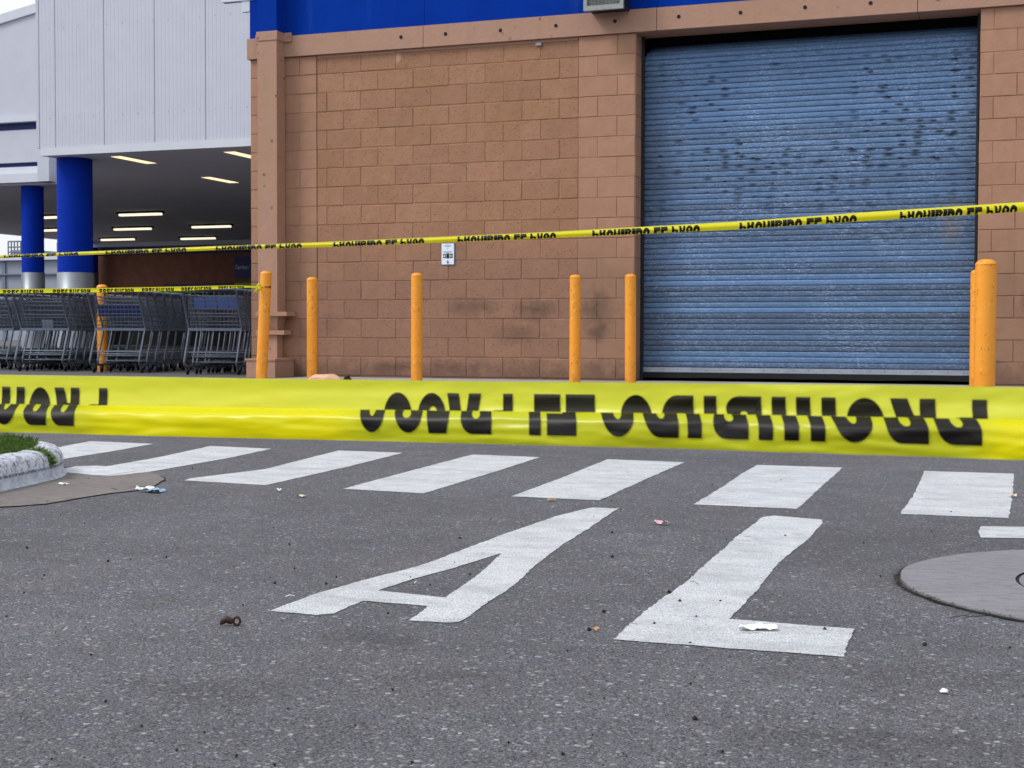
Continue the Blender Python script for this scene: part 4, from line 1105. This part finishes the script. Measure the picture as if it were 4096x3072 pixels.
under(q.build('knot', MT['tape'], tp3), tp3)
def onb(s, v):
    th = s; d = e1*math.cos(th)+e2*math.sin(th); return cw+d*.0612+ax*(v)
fn = Vector((-FW.x, -FW.y, 0)).normalized(); th0 = math.atan2(fn.dot(e2), fn.dot(e1))
sg_ = 1 if (e1*math.cos(th0+.1)+e2*math.sin(th0+.1)).dot(RT) > fn.dot(RT) else -1
lettering('letter', [('U', th0+sg_*.10, th0+sg_*.55, -.012, .012, .0, .6), ('A', th0+sg_*.62, th0+sg_*1.25, -.012, .012, 0, .8), ('C', th0-sg_*.75, th0-sg_*.35, -.010, .012, 0.2, .8)], onb, MT['tapeink'], tp3, 3)

# ------------------------------------------------------------------ litter
def blob(name, pos, sx_, sy_, sz_, mt, seed, lab, cat, n1=10, n2=16, rough=.35, rz=0, parent=None):
    q = MB(); vs_ = []
    for i in range(n1+1):
        ph = math.pi*i/n1
        for j in range(n2):
            th = 2*math.pi*j/n2; d = Vector((math.sin(ph)*math.cos(th), math.sin(ph)*math.sin(th), math.cos(ph)))
            f = 1+rough*noise.noise(d*1.7+Vector((seed*3.1, 0, 0)))+rough*.5*noise.noise(d*4+Vector((0, seed*2.3, 0)))
            v = Vector((d.x*sx_*f, d.y*sy_*f, max(-.2*sz_, d.z*sz_*f))); vs_.append(v)
    q.add(vs_, [(i*n2+j, (i+1)*n2+j, (i+1)*n2+(j+1) % n2, i*n2+(j+1) % n2) for i in range(n1) for j in range(n2)], True)
    o = q.build(name, mt, parent, pos); o.rotation_euler.z = rz
    if lab: tag(o, lab, cat)
    return o
def scrap(name, pos, w, d, mt, seed, lab, cat, h=.012, rz=0, parent=None, n=8):
    q = MB(); vs_ = []
    for i in range(n+1):
        for j in range(n+1):
            x, y = (i/n-.5), (j/n-.5); e = 1+.25*noise.noise(Vector((math.atan2(y, x)*1.3, seed, 0)))
            z = h*(.55+.9*noise.noise(Vector((x*3+seed, y*3, 0)))+.5*noise.noise(Vector((x*8, y*8+seed, 0))))
            vs_.append((x*w*e, y*d*e, max(.001, z)))
    q.add(vs_, [(i*(n+1)+j, (i+1)*(n+1)+j, (i+1)*(n+1)+j+1, i*(n+1)+j+1) for i in range(n) for j in range(n)], True)
    o = q.build(name, mt, parent, pos); o.rotation_euler.z = rz
    if lab: tag(o, lab, cat)
    return o
def G0(x, y, z=.005): p = gp(x, y); return Vector((p.x, p.y, z))
YR = YAW*-1*-1
scrap('foam_piece', G0(3033, 2521, .004), .085, .045, MT['foam'], 2.4, 'flat white foam scrap lying on the foot of the letter L', 'litter', .010, rz=-YAW, n=12)
pd = empty('dried_pod', G0(921, 2504, .0)); tag(pd, 'dark brown curled dry pod lying alone on the asphalt', 'litter'); pd.rotation_euler.z = -YAW; pd.scale = (.78, .78, .9)
pp = [(-.032, 0, .004), (-.024, .002, .012), (-.012, 0, .019), (0, .0, .014), (.008, 0, .010)]
q = MB(); q.path(pp, [.003, .009, .011, .010, .005], 8); q.build('husk', MT['podbrown'], pd)
q = MB(); q.path([(.020+.0105*math.cos(t), 0, .0135+.0105*math.sin(t)) for t in [i*.5 for i in range(14)]], [.0042]*14, 6); q.build('curl', MT['podbrown'], pd)
wp_ = empty('candy_wrapper', G0(608, 1970, .004)); tag(wp_, 'crumpled blue and white wrapper near the edge of the worn concrete', 'litter')
scrap('foil', Vector((.02, 0, 0)), .075, .05, MT['wrapblue'], 3, None, None, .018, parent=wp_)
scrap('dark_side', Vector((.025, -.02, 0)), .05, .03, MT['blackcloth'], 8, None, None, .012, parent=wp_)
scrap('white_end', Vector((-.035, .0, 0)), .085, .04, MT['wrapwhite'], 5, None, None, .022, parent=wp_)
scrap('paper_scrap', G0(2643, 2100), .05, .03, MT['pinkpaper'], 7, 'small pinkish paper scrap on asphalt left of the letter L', 'litter', .012)
scrap('dry_leaf', G0(1206, 1990), .035, .03, MT['leafcream'], 9, 'pale cream dry leaf on asphalt below the crosswalk', 'leaf', .008)
scrap('bottle_cap', G0(1115, 1969), .024, .024, MT['wrapwhite'], 12, 'tiny white crumpled scrap beside the pale leaf', 'litter', .014)
scrap('dry_leaf', G0(2206, 2006), .032, .025, MT['leaforange'], 14, 'small tan leaf just below a crosswalk stripe', 'leaf', .008)
scrap('dry_leaf', G0(4051, 1989), .035, .03, MT['leafcream'], 15, 'small tan leaf at the right side of the last stripe', 'leaf', .008)
scrap('dry_leaf', G0(2383, 2527), .016, .012, MT['leaforange'], 16, 'tiny orange leaf bit at the left of the letter L', 'leaf', .006)
scrap('white_chip', G0(252, 1943, .006), .05, .02, MT['foam'], 18, 'small white chip on the worn concrete beside the kerb', 'litter', .008)
blob('white_pebble', G0(3777, 2774, .004), .008, .007, .006, MT['foam'], 5, 'single white pebble near the lower right corner', 'pebble')
for (x, y, l, a, lab) in ((2775, 2340, .045, -.5, 'thin dry twig lying on the stem of the letter L'), (2590, 2227, .035, .6, 'thin dry twig on the asphalt left of the letter L'),
                          (645, 2422, .035, .5, 'thin dry twig on the asphalt left of the letter A'), (1662, 2338, .03, -1.0, 'thin pale stalk inside the letter A'), (1160, 2395, .025, 1.2, 'thin pale stalk left of the foot of the letter A')):
    q = MB(); d = Vector((math.cos(a+YAW), math.sin(a+YAW), 0))*l/2; s_ = Vector((-d.y, d.x, 0))*.25
    q.path([-d+Vector((0, 0, .003)), s_*.6+Vector((0, 0, .006)), d+Vector((0, 0, .003))], .0013, 5)
    o = q.build('twig', MT['twig'] if 'dry' in lab else MT['foam'], None, G0(x, y, .004)); tag(o, lab, 'twig')
# dark crumbs and grit
q = MB(); rr = random.Random(9)
sp_ = [(108,2194),(243,2062),(339,2095),(521,2240),(433,2248),(666,2232),(1177,2277),(1305,2338),(1100,2335),(972,2424),(522,1850),(2448,2132),(2617,2498),(2675,2371),(2356,2522),(3300,2521),(3725,2128),(1963,2080),(2450,2230),
       (3805,2050),(3700,2582),(2778,2880),(2250,3022),(3124,1922),(2785,2470),(2720,2408),(1345,2310),(1158,2180),(770,1875),(1840,2155),(2415,2450),(1880,2300),(3140,2145),(190,2010),(340,1918),(355,1917)]
for x, y in sp_+[(rr.uniform(0, 4096), rr.uniform(1860, 3072)) for _ in range(70)]:
    p = G0(x, y, .003); r_ = rr.uniform(.002, .0045)*(1 if (x, y) not in sp_ else 1.8)
    vs_ = [p+Vector((d[0]*r_*rr.uniform(.6, 1.2), d[1]*r_*rr.uniform(.6, 1.2), d[2]*r_*.8)) for d in ((1,0,0),(0,1,0),(-1,0,0),(0,-1,0),(0,0,1),(0,0,-1))]
    q.add(vs_, [(0,1,4),(1,2,4),(2,3,4),(3,0,4),(1,0,5),(2,1,5),(3,2,5),(0,3,5)])
o = q.build('grit', MT['pebble']); tag(o, 'scattered dark crumbs of grit on the asphalt', 'grit', kind='stuff')
# low bundle behind the near tape
bp = at(1300, 1494, 13.75)
bn = empty('cloth_bundle', (bp.x, bp.y, PZ+.004)); tag(bn, 'pale peach rounded bundle on the ground, mostly hidden behind the near tape', 'bundle'); bn.rotation_euler.z = YAW
blob('wrap', Vector((.0, 0, 0)), .20, .16, bp.z-PZ-.012, MT['peach'], 4, None, None, rough=.22, parent=bn, n1=20, n2=32)
blob('dark_end', Vector((.31, .0, 0)), .035, .05, at(1428, 1504, 13.7).z-PZ, MT['blackcloth'], 6, None, None, rough=.3, parent=bn)

for o in col.objects:
    if o.type == 'MESH' and o.parent is None and 'kind' not in o and 'label' not in o: print('UNTAGGED', o.name)
print('OBJ', len(col.objects))
